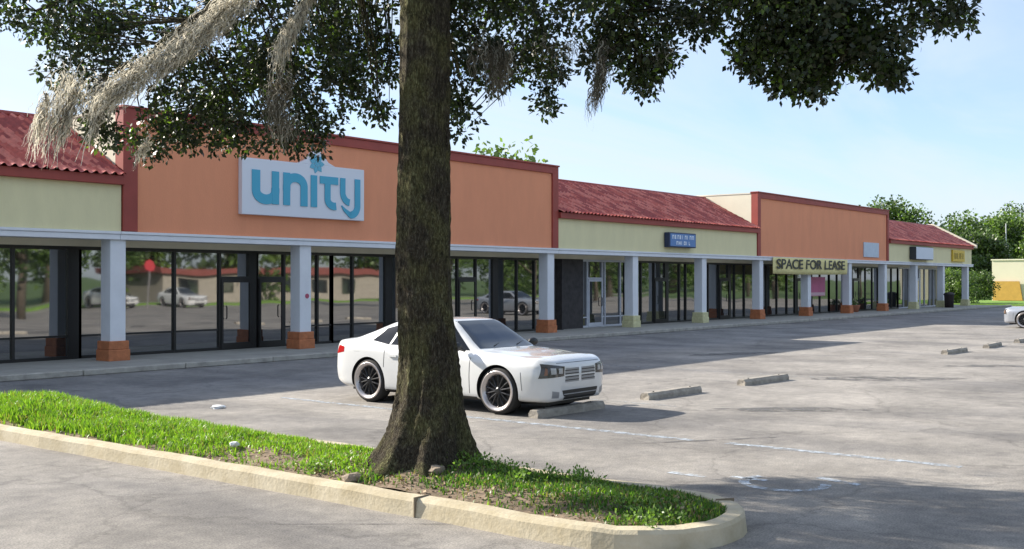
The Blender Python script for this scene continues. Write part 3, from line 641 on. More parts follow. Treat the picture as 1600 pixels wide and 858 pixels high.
# shopfronts
GY = 25.30
def shopfront(x0, x1, posts, doors=(), sill=.12, head=2.90, frame=None, midrail=.70, wide=()):
    frame = frame or M['frame']
    g_ = MB(); segs = []; cuts = sorted([x0]+[p for p in posts]+[x1])
    for a, c in zip(cuts[:-1], cuts[1:]):
        if any(d[0]-.06 < (a+c)/2 < d[1]+.06 for d in doors): 
            g_.box(a+.02, c-.02, GY+.012, GY+.03, 2.16, head); continue
        g_.box(a+.02, c-.02, GY+random.uniform(0.006, .014), GY+.03, sill+.03, head)
    wn = g_.build('shop_window', M['glass'], mall)
    f = MB()
    f.box(x0, x1, GY-.045, GY+.06, head-.06, head+.028); f.box(x0, x1, GY-.045, GY+.06, sill, sill+.09)
    for p in cuts:
        hw = .16 if p in wide else .035
        f.box(p-hw, p+hw, GY-.05, GY+.055, sill+.005, head-.05)
    if midrail:
        for a, c in zip(cuts[:-1], cuts[1:]):
            if any(d[0]-.06 < (a+c)/2 < d[1]+.06 for d in doors): continue
            f.box(a, c, GY-.03, GY+.05, midrail-.025, midrail+.025)
    f.build('frame', frame, wn)
    for d in doors:
        dm = frame; D = MB()
        D.box(d[0]+.03, d[0]+.10, GY-.075, GY-.02, .15, 2.12); D.box(d[1]-.10, d[1]-.03, GY-.075, GY-.02, .15, 2.12)
        D.box(d[0]+.10, d[1]-.10, GY-.075, GY-.02, 2.02, 2.12); D.box(d[0]+.10, d[1]-.10, GY-.075, GY-.02, .15, .32)
        D.box(d[0]-.02, d[1]+.02, GY-.055, GY+.05, 2.125, 2.19)
        dd = D.build('door', dm, mall)
        q = MB(); q.box(d[0]+.09, d[1]-.09, GY-.05, GY-.04, .31, 2.03); q.build('door_glass', M['glass'], dd)
        q = MB(); hx = d[0]+.16 if d[2] < 0 else d[1]-.16; q.tube([(hx, GY-.10, 1.0), (hx, GY-.14, 1.03), (hx, GY-.14, 1.33), (hx, GY-.10, 1.36)], [.018]*4, 6); q.build('handle', M['black'], dd)
shopfront(-14, 9.3, [-8, -4, 0, 3, 6]); shopfront(9.3, 14.6, [11.2, 12.9, 14.44], wide=(14.44,))
shopfront(14.6, 23.0, [15.7, 17.34, 18.8, 19.95, 20.1, 21.1, 22.4], doors=[(18.8, 19.9, -1), (20.12, 21.08, 1)], wide=(19.95,))
shopfront(23.0, 28.0, [23.86, 25.46, 26.7], wide=(25.46,)); shopfront(28.0, 34.6, [28.9, 29.9, 31.0, 32.3, 33.4], doors=[(28.9, 29.9, 1)], wide=(31.0,), midrail=None)
b = MB(); b.box(34.62, 36.6, 25.2, 25.4, .12, 2.925); b.box(34.7, 34.82, 24.9, 25.2, .12, 2.9); b.build('stone_panel', M['stone'], mall, bevel=.01)
shopfront(36.62, 39.9, [37.0, 38.1, 38.3, 39.5], doors=[(37.0, 38.1, 1)], frame=M['wframe'], midrail=.55, wide=())
shopfront(39.9, 46.3, [41.2, 42.3, 43.4, 44.6, 45.2], wide=(43.4,), doors=[(42.3, 43.4, -1)], midrail=None)
shopfront(46.3, 52.5, [47.4, 48.5, 49.6, 50.2, 51.3], wide=(49.6,), doors=[(48.5, 49.6, 1)], midrail=None)
shopfront(52.5, 62.5, [53.9, 55.2, 56.5, 57.7, 58.6, 59.8, 61.1], wide=(57.7,), doors=[(57.75, 58.6, -1)], midrail=None)
shopfront(62.5, 74.5, [63.7, 64.8, 66.0, 67.2, 68.4, 69.6, 70.8, 72.0, 73.2], wide=(66.0, 70.8), doors=[(66.2, 67.2, -1), (70.95, 72.0, 1)], midrail=None)
shopfront(74.5, 83.2, [75.6, 76.7, 77.8, 79.0, 80.1, 81.3, 82.2], wide=(79.0,), doors=[(77.8, 78.9, -1)], midrail=None, frame=M['wframe'])
# parcels of paper taped inside glass
# ------------------------------------------------------------------ signs
def stroke(mb, pts, w_, y0, y1, closed=False):
    P = [Vector((p[0], 0, p[1])) for p in pts]; n = len(P); Lf = []; Rt = []
    for i in range(n):
        d = (P[min(i+1, n-1)]-P[max(i-1, 0)]).normalized(); nn = Vector((-d.z, 0, d.x)); ww = w_[i] if isinstance(w_, list) else w_
        Lf.append(P[i]+nn*ww/2); Rt.append(P[i]-nn*ww/2)
    for i in range(n-1):
        q = [Lf[i], Rt[i], Rt[i+1], Lf[i+1]]
        mb.add([(v.x, y0, v.z) for v in q]+[(v.x, y1, v.z) for v in q], [(0, 1, 2, 3), (7, 6, 5, 4), (0, 4, 5, 1), (1, 5, 6, 2), (2, 6, 7, 3), (3, 7, 4, 0)])
def arcp(cx_, cz_, rx, rz, a0, a1, n=14): return [(cx_+rx*math.cos(R(a0+(a1-a0)*i/n)), cz_+rz*math.sin(R(a0+(a1-a0)*i/n))) for i in range(n+1)]
SX, SZ, SW, SH = 18.35, 3.86, 4.5, 1.53
sg = thing('shop_sign', 'large white sign board with blue lettering on the first orange wall', 'sign', (SX, 23.80, SZ))
b = MB(); b.box(0, SW, -.10, .066, 0, SH)
pk = [(1.95, SH-.002), (2.25, SH+.12), (2.5, SH+.37), (2.68, SH+.43), (2.86, SH+.33), (3.08, SH+.1), (3.35, SH-.002)]
b.prism([(p[0], -.098, p[1]) for p in pk], (0, .16, 0)); b.build('board', mat('sign_white', (.70, .73, .80), .5), sg, bevel=.01)
BL = mat('sign_blue', (.06, .38, .56), .45)
def sxp(c): return (c-80)/1160*SW
lt, lb = SH*.80, SH*.205; y0, y1 = -.125, -.105; xh = lt-lb
def letter(mb): mb.build('letter', BL, sg)
b = MB(); xl, xr = sxp(197), sxp(368); stroke(b, [(xl, lt)]+[(xl, lb+.42)]+arcp((xl+xr)/2, lb+.36, (xr-xl)/2, .24, 180, 360, 16)+[(xr, lb+.45)], .27, y0, y1); stroke(b, [(xr, lt), (xr, lb)], .24, y0-.004, y1-.002); letter(b)
b = MB(); xl, xr = sxp(470), sxp(632); stroke(b, [(xl, lt), (xl, lb)], .24, y0, y1-.002); stroke(b, [(xl, lb+.4), (xl, lt-.4)]+arcp((xl+xr)/2, lt-.36, (xr-xl)/2, .24, 180, 0, 16)+[(xr, lt-.4), (xr, lb)], .25, y0-.002, y1); letter(b)
b = MB(); xl = sxp(727); stroke(b, [(xl, lt), (xl, lb)], .23, y0, y1); letter(b)
b = MB(); stroke(b, [(sxp(785), lt-.11), (sxp(965), lt-.11)], .22, y0, y1); xl = sxp(860); stroke(b, [(xl, lt-.2), (xl, lb+.32)]+arcp(xl+.26, lb+.26, .26, .2, 180, 285, 10), .22, y0-.002, y1-.004); letter(b)
b = MB(); xl, xr = sxp(1013), sxp(1165); stroke(b, [(xl, lt), (xl, lb+.55)]+arcp((xl+xr)/2, lb+.5, (xr-xl)/2, .3, 180, 265, 12), .20, y0, y1); stroke(b, [(xr, lt), (xr, lb+.12)]+arcp((xl+xr)/2+.02, lb+.12, (xr-xl)/2-.02, .28, 0, -95, 12)+[(sxp(1030), lb-.02), (sxp(1000), lb+.10)], [.22]*14+[.16, .10, .03], y0-.002, y1-.004); letter(b)
b = MB(); LBm = mat('sign_pale_blue', (.12, .42, .58), .5); cxx, czz = 2.62, SH+.03
for i in range(7):
    a = i*2*math.pi/7; rr_ = .17; c0 = (cxx+rr_*math.cos(a), czz+rr_*math.sin(a)); pts = [(c0[0]+.095*math.cos(a+2*math.pi*j/10)*(1.25 if j % 5 == 0 else .8), -.103, c0[1]+.095*math.sin(a+2*math.pi*j/10)*(1.25 if j % 5 == 0 else .8)) for j in range(10)]
    b.prism(pts, (0, -.012, 0))
pts = [(cxx+.08*math.cos(2*math.pi*j/12), -.103, czz+.08*math.sin(2*math.pi*j/12)) for j in range(12)]; b.prism(pts, (0, -.014, 0))
b.build('emblem', LBm, sg)

# blue box sign
sg = thing('shop_sign', 'small blue box sign with two blurred white lines on cream fascia', 'sign', (40.75, 23.84, 3.50))
b = MB(); b.box(0, 2.35, -.26, 0.0, 0, .64); b.build('box', mat('navy', (.02, .035, .09), .5), sg, bevel=.02)
b = MB(); b.box(.07, 2.28, -.272, -.262, .05, .59); b.build('face', mat('sign_face_blue', (.08, .20, .46), .4), sg)
rr = random.Random(5)
def scrawl(x0, x1, z0, z1, n, name='lettering', m=None, par=None, y=-.36):
    b = MB(); cw = (x1-x0)/n
    for i in range(n):
        xa = x0+i*cw; t_ = cw*.2; ty = rr.choice('HLEOTNI')
        b.box(xa+.02, xa+.02+t_, y, y+.006, z0, z1)
        if ty in 'HONT': b.box(xa+cw*.62, xa+cw*.62+t_, y, y+.006, z0, z1)
        if ty in 'LEO': b.box(xa+.02+t_, xa+cw*.6, y, y+.006, z0, z0+.05)
        if ty in 'EOTN': b.box(xa+.02+t_, xa+cw*.6, y, y+.006, z1-.05, z1)
        if ty in 'HE': b.box(xa+.02+t_, xa+cw*.6, y, y+.006, (z0+z1)/2-.025, (z0+z1)/2+.025)
    return b.build(name, m, par)
WL = mat('sign_letter_white', (.7, .76, .85), .5)
scrawl(.2, 2.15, .36, .53, 9, m=WL, par=sg, y=-.28); scrawl(.55, 1.85, .11, .27, 6, m=WL, par=sg, y=-.28)
# pale panel on second orange wall
b = MB(); b.box(64.2, 66.7, 23.80, 23.865, 3.46, 4.35); tag(b.build('wall_panel', mat('pale_blue_panel', (.50, .58, .68), .6, var=.08), bevel=.01), 'blank pale blue panel low on the second orange wall', 'sign')
# white box sign and yellow sign on the far cream fascia
sg = thing('shop_sign', 'white box sign with a dark side on the far cream fascia', 'sign', (72.5, 23.84, 3.42))
b = MB(); b.box(0, 3.6, -.42, 0, 0, .86); b.build('box', mat('charcoal', (.03, .035, .045), .5), sg, bevel=.02)
b = MB(); b.box(.04, 3.56, -.435, -.422, .05, .83); b.build('face', mat('white_face', (.60, .66, .76), .5), sg)
sg = thing('shop_sign', 'yellow sign at the far end of the cream fascia', 'sign', (81.6, 23.84, 3.42))
b = MB(); b.box(0, 2.9, -.12, 0, 0, .84); b.build('board', mat('sign_yellow', (.62, .42, .03), .5), sg, bevel=.01)
scrawl(.3, 2.6, .2, .62, 6, m=mat('olive_letter', (.30, .22, .02), .5), par=sg, y=-.135)
# lease banner
bn = thing('banner', 'long pale yellow banner reading SPACE FOR LEASE hung across two bays', 'banner', (51.3, 23.70, 2.40))
V = []; nx_ = 60; BWd, BHt = 9.85, .84
for j in range(5):
    for i in range(nx_+1):
        u = i/nx_; V.append((u*BWd, .03*math.sin(u*23+j*.4)-.01*j, j/4*BHt-.03*math.sin(math.pi*u)*(1-j/4)))
n_ = (nx_+1)*5; V2 = [(a, b_+.012, c) for a, b_, c in V]
Fc = [(j*(nx_+1)+i, j*(nx_+1)+i+1, (j+1)*(nx_+1)+i+1, (j+1)*(nx_+1)+i) for j in range(4) for i in range(nx_)]
Fc = Fc+[tuple(n_+k for k in f[::-1]) for f in Fc]
for i in range(nx_): Fc += [(i+1, i, n_+i, n_+i+1), (4*(nx_+1)+i, 4*(nx_+1)+i+1, n_+4*(nx_+1)+i+1, n_+4*(nx_+1)+i)]
raw('cloth', V+V2, Fc, mat('banner_cloth', (.72, .64, .30), .8, var=.06), parent=bn)
def text_obj(txt, size, m, parent, loc, wscale=1.0, bold=.02, ext=.006):
    cu = bpy.data.curves.new('lettering', 'FONT'); cu.body = txt; cu.size = size; cu.offset = bold; cu.extrude = ext; cu.align_x = 'LEFT'
    o = bpy.data.objects.new('tmp', cu); COL.objects.link(o); dg = bpy.context.evaluated_depsgraph_get()
    me = bpy.data.meshes.new_from_object(o.evaluated_get(dg)); bpy.data.objects.remove(o)
    xs_ = [v.co.x for v in me.vertices]; x0_, x1_ = min(xs_), max(xs_)
    for v in me.vertices: v.co = Vector(((v.co.x-x0_)*(wscale/(x1_-x0_)), -v.co.z, v.co.y))
    me.materials.clear(); me.materials.append(m); oo = bpy.data.objects.new('lettering', me); COL.objects.link(oo); oo.parent = parent; oo.location = loc; return oo
text_obj('SPACE FOR LEASE', .70, M['black'], bn, (.35, -.06, .27), wscale=9.1, bold=.012)
# pink poster, pillar sticker
pp = W(1281, 0, 1)
b = MB(); b.box(59.0, 61.6, 25.17, 25.19, 1.15, 2.25); po = b.build('poster', mat('poster_pink', (.62, .16, .30), .6, var=.1)); tag(po, 'pink poster on the shop glass behind the lease banner', 'poster')
b = MB(); b.box(59.05, 61.55, 25.155, 25.168, 1.18, 1.36); b.build('poster_band', mat('poster_pale', (.75, .5, .56), .6), po)
b = MB(); b.lathe([(0, -.004), (.07, -.004), (.07, .003), (0, .003)], 20, 'y', c=(20.78, CY0-.005, 1.63)); tag(b.build('round_sticker', mat('sticker_red', (.42, .08, .14), .6)), 'small round red sticker on the pillar left of the white car', 'sticker')

# ------------------------------------------------------------------ trash can
tcn = thing('trash_can', 'dark round trash can by the far pillars', 'trash can', (79.2, 23.3, .13))
b = MB(); b.lathe([(0, 0), (.30, 0), (.33, .9), (.35, .92), (.35, .98), (.25, 1.06), (0, 1.1)], 20, 'z'); b.build('bin_body', mat('bin_brown', (.035, .025, .025), .6), tcn, smooth=True)
b = MB(); b.lathe([(.36, .88), (.38, .9), (.38, .95), (.36, .97)], 20, 'z'); b.build('rim', M['black'], tcn)
# bench-like clutter: two planters by pillars
def planter(x, y, label, flower):
    o = thing('planter', label, 'planter', (x, y, .13), group='planters along the far shopfront')
    b = MB(); b.lathe([(0, 0), (.26, 0), (.36, .38), (.38, .42), (.34, .42), (.32, .36), (0, .36)], 16, 'z'); b.build('pot', mat('terracotta', (.42, .16, .09), .8), o, smooth=True)
    cen = [(random.gauss(0, .14), random.gauss(0, .14), .5+random.uniform(-.05, .2)) for _ in range(40)]
    V, Fc, n = leaves(cen, 14, .12, .09, int(x)); raw('plant', V, Fc, [leafmat('planter_leaf', (.08, .15, .04)), mat('flower', flower, .7)], (rng.random(n) > .85).astype(int), parent=o)
planter(64.9, 24.7, 'leafy potted plant with pale flowers beside a far orange based pillar', (.7, .6, .5))
planter(69.6, 24.6, 'low reddish flowering pot beside the last orange based pillar', (.6, .15, .12))

# ------------------------------------------------------------------ wheel stops
M['stop'] = mat('stop_concrete', (0.20, 0.18, 0.155), 0.95, bump=.8, bscale=18, vscale=5, col2=(0.42, 0.38, 0.32))
def stop_mesh():
    b = MB(); L_ = 1.75; prof = [(-.10, 0), (.10, 0), (.095, .07), (.06, .125), (-.06, .125), (-.095, .07)]
    n = 14; vs = []
    for i in range(n+1):
        x = -L_/2+L_*i/n; e = 0.0 if 0 < i < n else .02
        for (y, z) in prof: vs.append((x+random.uniform(-.01, .01), y*(1-e*3)+random.uniform(-.004, .004), z*(1-e*2)+(random.uniform(-.006, .004) if z > .01 else 0)))
    k = 6; fs = [(i*k+j, i*k+(j+1) % k, (i+1)*k+(j+1) % k, (i+1)*k+j) for i in range(n) for j in range(k)]; fs += [tuple(range(k)), tuple(n*k+j for j in range(k))]
    b.add(vs, fs); return b
def make_stop():
    o = thing('wheel_stop', '', 'wheel stop', group='concrete wheel stops in the parking rows')
    stop_mesh().build('block', M['stop'], o)
    for sx_ in (-.6, .6):
        b = MB(); b.tube([(sx_, 0, .10), (sx_, 0, .135)], [.014, .014], 8); b.build('pin', M['black'], o)
    return o
st0 = make_stop()
stops = [(14.0, 9.93, -2, 'concrete wheel stop directly under the nose of the white car'), (17.2, 9.9, -3, 'concrete wheel stop nearest to the right of the white car'),
         (20.6, 9.72, -5, 'concrete wheel stop second to the right of the white car, past the nearest one'), (32.3, 9.35, -2, 'first wheel stop in the far group at right'),
         (35.9, 9.25, 2, 'middle wheel stop of the far group at right'), (39.5, 9.2, 0, 'wheel stop at the right edge in the far group')]
for i, (x, y, a, lb_) in enumerate(stops):
    o = st0 if i == 0 else copy_tree(st0); o.location = (x, y, 0.0); o.rotation_euler = (0, 0, R(a)); o['label'] = lb_

# ------------------------------------------------------------------ car
def hermite(xs_, ys_, x):
    xs_ = np.array(xs_, float); ys_ = np.array(ys_, float); n = len(xs_); d = np.diff(ys_, axis=0)/np.diff(xs_)[:, None]; m = np.zeros_like(ys_)
    m[0] = d[0]; m[-1] = d[-1]
    for i in range(1, n-1):
        a, b_ = d[i-1], d[i]; s_ = a*b_ > 0; h = np.zeros_like(a); h[s_] = 2*a[s_]*b_[s_]/(a[s_]+b_[s_]); m[i] = h
    i = np.clip(np.searchsorted(xs_, x)-1, 0, n-2); h = xs_[i+1]-xs_[i]; t = ((x-xs_[i])/h)[:, None]
    return (1+2*t)*(1-t)**2*ys_[i]+t*(1-t)**2*h[:, None]*m[i]+t*t*(3-2*t)*ys_[i+1]+t*t*(t-1)*h[:, None]*m[i+1]
#        s,   zbot, wmax, belt, ztop, wg0, wg1, wg2, drop1, cab
ST = [(-2.37, .50, .62, .88, .93, .56, .45, .30, .02), (-2.33, .38, .76, .93, 1.00, .68, .55, .35, .02), (-2.22, .28, .86, .97, 1.07, .76, .62, .40, .02), (-1.95, .23, .92, .985, 1.105, .80, .64, .42, .025),
      (-1.66, .22, .935, .985, 1.185, .80, .66, .44, .03), (-1.35, .21, .94, .975, 1.315, .80, .62, .46, .07), (-1.0, .20, .94, .96, 1.41, .81, .60, .46, .075), (-.6, .20, .93, .94, 1.455, .82, .60, .46, .075),
      (-.1, .20, .925, .925, 1.465, .82, .60, .46, .075), (.22, .20, .925, .915, 1.435, .82, .61, .47, .075), (.55, .20, .93, .905, 1.26, .82, .66, .50, .06), (.86, .20, .935, .90, 1.055, .81, .70, .52, .03),
      (1.0, .20, .94, .895, .995, .80, .66, .45, .022), (1.4, .21, .945, .88, .965, .79, .62, .42, .02), (1.8, .22, .93, .85, .925, .76, .60, .40, .02), (2.1, .22, .885, .84, .92, .73, .57, .38, .02),
      (2.23, .22, .82, .825, .89, .67, .52, .35, .015), (2.33, .24, .71, .79, .845, .58, .46, .31, .012), (2.385, .30, .54, .72, .775, .44, .36, .25, .01)]
def car_body(m_paint):
    C = []
    for (s_, zb, wm, bl, zt, g0, g1, g2, dr) in ST:
        C.append([0, zb, wm-.16, zb, wm-.03, zb+.07, wm, min(.58, (zb+bl)/2+.05), wm-.015, bl-.10, (wm+g0)/2+.01, bl-.015, g0, bl+.012 if zt-bl > .12 else bl+.6*(zt-bl)-.0, g1, zt-dr, g2, zt-.012 if dr > .03 else zt-.006, 0, zt])
    C = np.array(C).reshape(len(ST), -1); ss = np.concatenate([np.linspace(-2.37, -2.0, 14)[:-1], np.linspace(-2.0, 2.0, 84)[:-1], np.linspace(2.0, 2.38, 16)]); A = hermite([t[0] for t in ST], C, ss).reshape(len(ss), -1, 2)
    # refine around the section
    npt = A.shape[1]; tt = np.linspace(0, npt-1, (npt-1)*5+1); rows = []
    for k in range(len(ss)):
        P = A[k]; rows.append(hermite(np.arange(npt), P, tt))
    rows = np.array(rows); nt_ = rows.shape[1]; V = []; 
    for k, s_ in enumerate(ss):
        half = rows[k]
        ring = [(s_, y_, z_) for y_, z_ in half]+[(s_, -y_, z_) for y_, z_ in half[::-1][1:-1]]
        V += ring
    nr = 2*nt_-2; Fc = [(k*nr+i, k*nr+(i+1) % nr, (k+1)*nr+(i+1) % nr, (k+1)*nr+i) for k in range(len(ss)-1) for i in range(nr)]
    bm = bmesh.new(); vv = [bm.verts.new(v) for v in V]
    for f in Fc: bm.faces.new([vv[i] for i in f])
    bm.faces.new([vv[i] for i in range(nr)]); bm.faces.new([vv[(len(ss)-1)*nr+i] for i in range(nr)][::-1])
    bmesh.ops.remove_doubles(bm, verts=bm.verts, dist=1e-5); bmesh.ops.recalc_face_normals(bm, faces=bm.faces)
    bvh = BVHTree.FromBMesh(bm)
    me = bpy.data.meshes.new('body'); bm.to_mesh(me); bm.free()
    me.materials.append(m_paint); me.materials.append(M['black']); o = bpy.data.objects.new('body_tmp', me); COL.objects.link(o)
    # wheel arches
    cut = MB()
    for sx_ in (1.45, -1.40):
        for sd in (1, -1): cut.lathe([(0, .62*sd), (.405, .62*sd), (.41, 1.1*sd), (0, 1.1*sd)], 40, 'y', c=(sx_, 0, .37))
    co_ = cut.build('cutter', [M['black'], M['black']]); 
    for p in co_.data.polygons: p.material_index = 1
    bm = bmesh.new(); bm.from_mesh(co_.data); bmesh.ops.remove_doubles(bm, verts=bm.verts, dist=1e-4); bmesh.ops.recalc_face_normals(bm, faces=bm.faces); bm.to_mesh(co_.data); bm.free()
    md = o.modifiers.new('b', 'BOOLEAN'); md.operation = 'DIFFERENCE'; md.object = co_; md.solver = 'EXACT'
    dg = bpy.context.evaluated_depsgraph_get(); me2 = bpy.data.meshes.new_from_object(o.evaluated_get(dg))
    for p in me2.polygons: p.use_smooth = True
    bpy.data.objects.remove(o); bpy.data.objects.remove(co_)
    me2.name = 'body'
    try: me2.set_sharp_from_angle(angle=R(38))
    except Exception: pass
    return me2, bvh
def patch(bvh, quad, axis, side, off=.004, n=(14, 8), thick=.02, pts=None):
    """quad: four 2D corners (bilinear); axis 'x': project along car length (coords y,z), 'y': project along width (coords x,z)"""
    V = []; a, b_, c, d = [Vector(q) for q in quad]; ni, nj = n
    for j in range(nj+1):
        for i in range(ni+1):
            u, v = i/ni, j/nj; p = (a.lerp(b_, u)).lerp(d.lerp(c, u), v)
            if axis == 'x': o = Vector((3.5*side, p.x, p.y)); dr = Vector((-side, 0, 0))
            elif axis == 'y': o = Vector((p.x, 2*side, p.y)); dr = Vector((0, -side, 0))
            else: o = Vector((p.x, p.y, 3)); dr = Vector((0, 0, -1))
            hit, nrm, _, _ = bvh.ray_cast(o, dr)
            if hit is None: hit = V[-1][0] if V else o; nrm = -dr
            if nrm.dot(dr) > 0: nrm = -nrm
            V.append((hit, nrm))
    vt = [tuple(h+nn*off) for h, nn in V]; vb = [tuple(h-nn*thick) for h, nn in V]; N_ = len(vt); w_ = ni+1
    fs = [(j*w_+i, j*w_+i+1, (j+1)*w_+i+1, (j+1)*w_+i) for j in range(nj) for i in range(ni)]
    fb = [tuple(N_+k for k in f[::-1]) for f in fs]; bd = [i for i in range(w_)]+[j*w_+ni for j in range(1, nj+1)]+[nj*w_+i for i in range(ni-1, -1, -1)]+[j*w_ for j in range(nj-1, 0, -1)]
    sd = [(bd[k], bd[(k+1) % len(bd)], N_+bd[(k+1) % len(bd)], N_+bd[k]) for k in range(len(bd))]
    m_ = MB(); m_.add(vt+vb, fs+fb+sd); return m_
def wheel(par, sx_, sd):
    wh = bpy.data.objects.new('wheel', None); COL.objects.link(wh); wh.parent = par; wh.location = (sx_, sd*.80, .37); wh.rotation_euler = (0, 0, 0 if sd > 0 else math.pi)
    b = MB(); b.lathe([(.285, -.12), (.35, -.125), (.368, -.10), (.37, 0), (.368, .09), (.352, .115), (.318, .125), (.29, .12)], 48, 'y'); b.build('tyre', M['rubber'], wh, smooth=True)
    b = MB(); b.lathe([(.318, .126), (.314, .136), (.298, .134), (.252, .105), (.246, .05), (.25, -.1), (.285, -.12), (.30, .10), (.318, .126)], 48, 'y'); b.build('rim', M['chrome'], wh, smooth=True)
    b = MB(); b.lathe([(0, .02), (.26, .02)], 32, 'y'); b.lathe([(0, .11), (.035, .11), (.06, .095), (.065, .03)], 20, 'y')
    for k in range(7):
        a = 2*math.pi*k/7
        for da in (-.13, .13):
            c0, s0 = math.cos(a+da*.5), math.sin(a+da*.5); c1, s1 = math.cos(a+da*1.6), math.sin(a+da*1.6)
            b.tube([(c0*.05, .085, s0*.05), (c1*.17, .095, s1*.17), (c1*.255, .085, s1*.255)], [.017, .014, .018], 6)
    b.build('spokes', M['spoke'], wh)
def make_car(label, loc, rz, paint, cat='car'):
    car = thing('parked_car', label, cat, loc, rz)
    me, bvh = car_body(paint); bo = bpy.data.objects.new('body', me); COL.objects.link(bo); bo.parent = car
    P = lambda name, quad, ax, sd, m, par=bo, **k: patch(bvh, quad, ax, sd, **k).build(name, m, par, smooth=False)
    def sm(o):
        for p in o.data.polygons: p.use_smooth = True
        try: o.data.set_sharp_from_angle(angle=R(35))
        except Exception: pass
        return o
    wsf = sm(P('windshield', [(-.70, .995), (.70, .995), (.51, 1.415), (-.51, 1.415)], 'x', 1, M['carglass'], n=(24, 12), off=.003))
    sm(P('rear_window', [(-.60, 1.20), (.60, 1.20), (.48, 1.415), (-.48, 1.415)], 'x', -1, M['carglass'], n=(20, 10), off=.003))
    for sd in (1, -1):
        sm(P('side_window', [(-.10, .985), (.78, .965), (.30, 1.345), (-.10, 1.37)], 'y', sd, M['sideglass'], n=(14, 10), off=.003))
        sm(P('side_window', [(-.98, .995), (-.17, .985), (-.17, 1.37), (-.80, 1.33)], 'y', sd, M['sideglass'], n=(14, 10), off=.003))
        sm(P('quarter_window', [(-1.45, 1.05), (-1.03, .995), (-.88, 1.335), (-1.20, 1.26)], 'y', sd, M['sideglass'], n=(8, 8), off=.003))
        d = sm(P('door_seam', [(.88, .30), (.892, .30), (.90, .90), (.888, .90)], 'y', sd, M['black'], n=(1, 14), off=.0015))
        sm(P('door_seam', [(-.13, .28), (-.118, .28), (-.118, .93), (-.13, .93)], 'y', sd, M['black'], n=(1, 14), off=.0015))
        sm(P('door_seam', [(-1.02, .62), (-1.008, .62), (-1.0, .94), (-1.012, .94)], 'y', sd, M['black'], n=(1, 10), off=.0015))
        sm(P('bumper_seam', [(1.90, .68), (1.908, .68), (1.93, .40), (1.922, .40)], 'y', sd, M['black'], n=(1, 8), off=.0015))
        sm(P('fuel_door', [(-1.75, .86), (-1.61, .86), (-1.61, .862), (-1.75, .862)], 'y', sd, M['black'], n=(6, 1), off=.0015))
        for xx in (.0, -.88):
            sm(P('door_handle', [(xx, .80), (xx+.17, .80), (xx+.17, .832), (xx, .832)], 'y', sd, paint, n=(4, 2), off=.028))
        sm(P('rocker_trim', [(-1.0, .205), (1.02, .205), (1.02, .25), (-1.0, .25)], 'y', sd, M['black'], n=(14, 2), off=.004))
        # headlight: housing, lens and two lamps
        hq = [(.845*sd, .595), (.43*sd, .62), (.42*sd, .765), (.79*sd, .815)]
        hl = sm(P('headlight', hq, 'x', 1, M['housing'], car, n=(16, 8), off=.004))
        sm(P('lamp', [(.70*sd, .655), (.61*sd, .655), (.61*sd, .745), (.70*sd, .75)], 'x', 1, M['lens'], hl, n=(6, 6), off=.010))
        sm(P('lamp', [(.56*sd, .66), (.48*sd, .66), (.48*sd, .74), (.56*sd, .74)], 'x', 1, M['lens'], hl, n=(6, 6), off=.010))
        sm(P('turn_lamp', [(.79*sd, .64), (.75*sd, .645), (.74*sd, .74), (.765*sd, .75)], 'x', 1, mat('amber_lens', (.22, .10, .05), .3), hl, n=(4, 6), off=.012))
        tl = sm(P('taillight', [(.80*sd, .80), (.42*sd, .82), (.42*sd, .93), (.72*sd, .955)], 'x', -1, M['redlens'], car, n=(14, 6), off=.006))
        sm(P('side_marker', [(-2.25, .80), (-2.02, .84), (-2.02, .93), (-2.20, .95)], 'y', sd, M['redlens'], tl, n=(8, 4), off=.004))
        # mirror
        b = MB(); b.tube([(.72, .84*sd, .97), (.70, .94*sd, 1.0)], [.03, .03], 6); b.build('mirror_stem', M['black'], bo)
        b = MB(); b.lathe([(0, -.05), (.06, -.045), (.085, 0), (.07, .04), (0, .045)], 16, 'x', c=(0, 0, 0)); mo = b.build('mirror', M['black'] if sd < 0 else M['black'], car, smooth=True); mo.location = (.69, 1.0*sd, 1.03); mo.scale = (1, 1.35, .85)
        # grille halves: each split by a body-coloured cross bar
        for (z0, z1) in ((.52, .615), (.635, .735)):
            gq = [(.405*sd, z0), (.035*sd, z0), (.035*sd, z1), (.385*sd, z1)]
            gr = sm(P('grille', gq, 'x', 1, M['grille'], car, n=(12, 4), off=.003))
        for q in range(4):
            zz = .545+q*.05
            sm(P('grille_bar', [(.40*sd, zz), (.04*sd, zz), (.04*sd, zz+.012), (.40*sd, zz+.012)], 'x', 1, M['spoke'], gr, n=(12, 1), off=.007))
        sm(P('fog_lamp', [(.68*sd, .29), (.55*sd, .29), (.55*sd, .38), (.68*sd, .40)], 'x', 1, M['grille'], bo, n=(6, 4), off=.003))
    lg = sm(P('lower_grille', [(-.42, .255), (.42, .255), (.48, .40), (-.48, .40)], 'x', 1, M['black'], car, n=(16, 4), off=.003))
    sm(P('bar', [(-.44, .33), (.44, .33), (.44, .345), (-.44, .345)], 'x', 1, M['grille'], lg, n=(16, 1), off=.007))
    sm(P('hood_seam', [(-.58, .815), (.58, .815), (.58, .822), (-.58, .822)], 'x', 1, M['black'], bo, n=(20, 1), off=.001))
    b = MB(); b.box(-2.405, -2.375, -.16, .16, .60, .73); b.build('number_plate', mat('plate', (.6, .6, .58), .5), car, bevel=.004)
    b = MB(); b.box(-2.1, 2.15, -.60, .60, .16, .30); b.build('underbody', M['black'], car)
    for yy in (-.35, .25):
        b = MB(); b.tube([(.93, yy, 1.03), (.80, yy+.35, 1.075)], [.008, .006], 5); b.build('wiper', M['black'], wsf)
    for sx_ in (1.45, -1.40):
        for sd in (1, -1): wheel(car, sx_, sd)
    return car
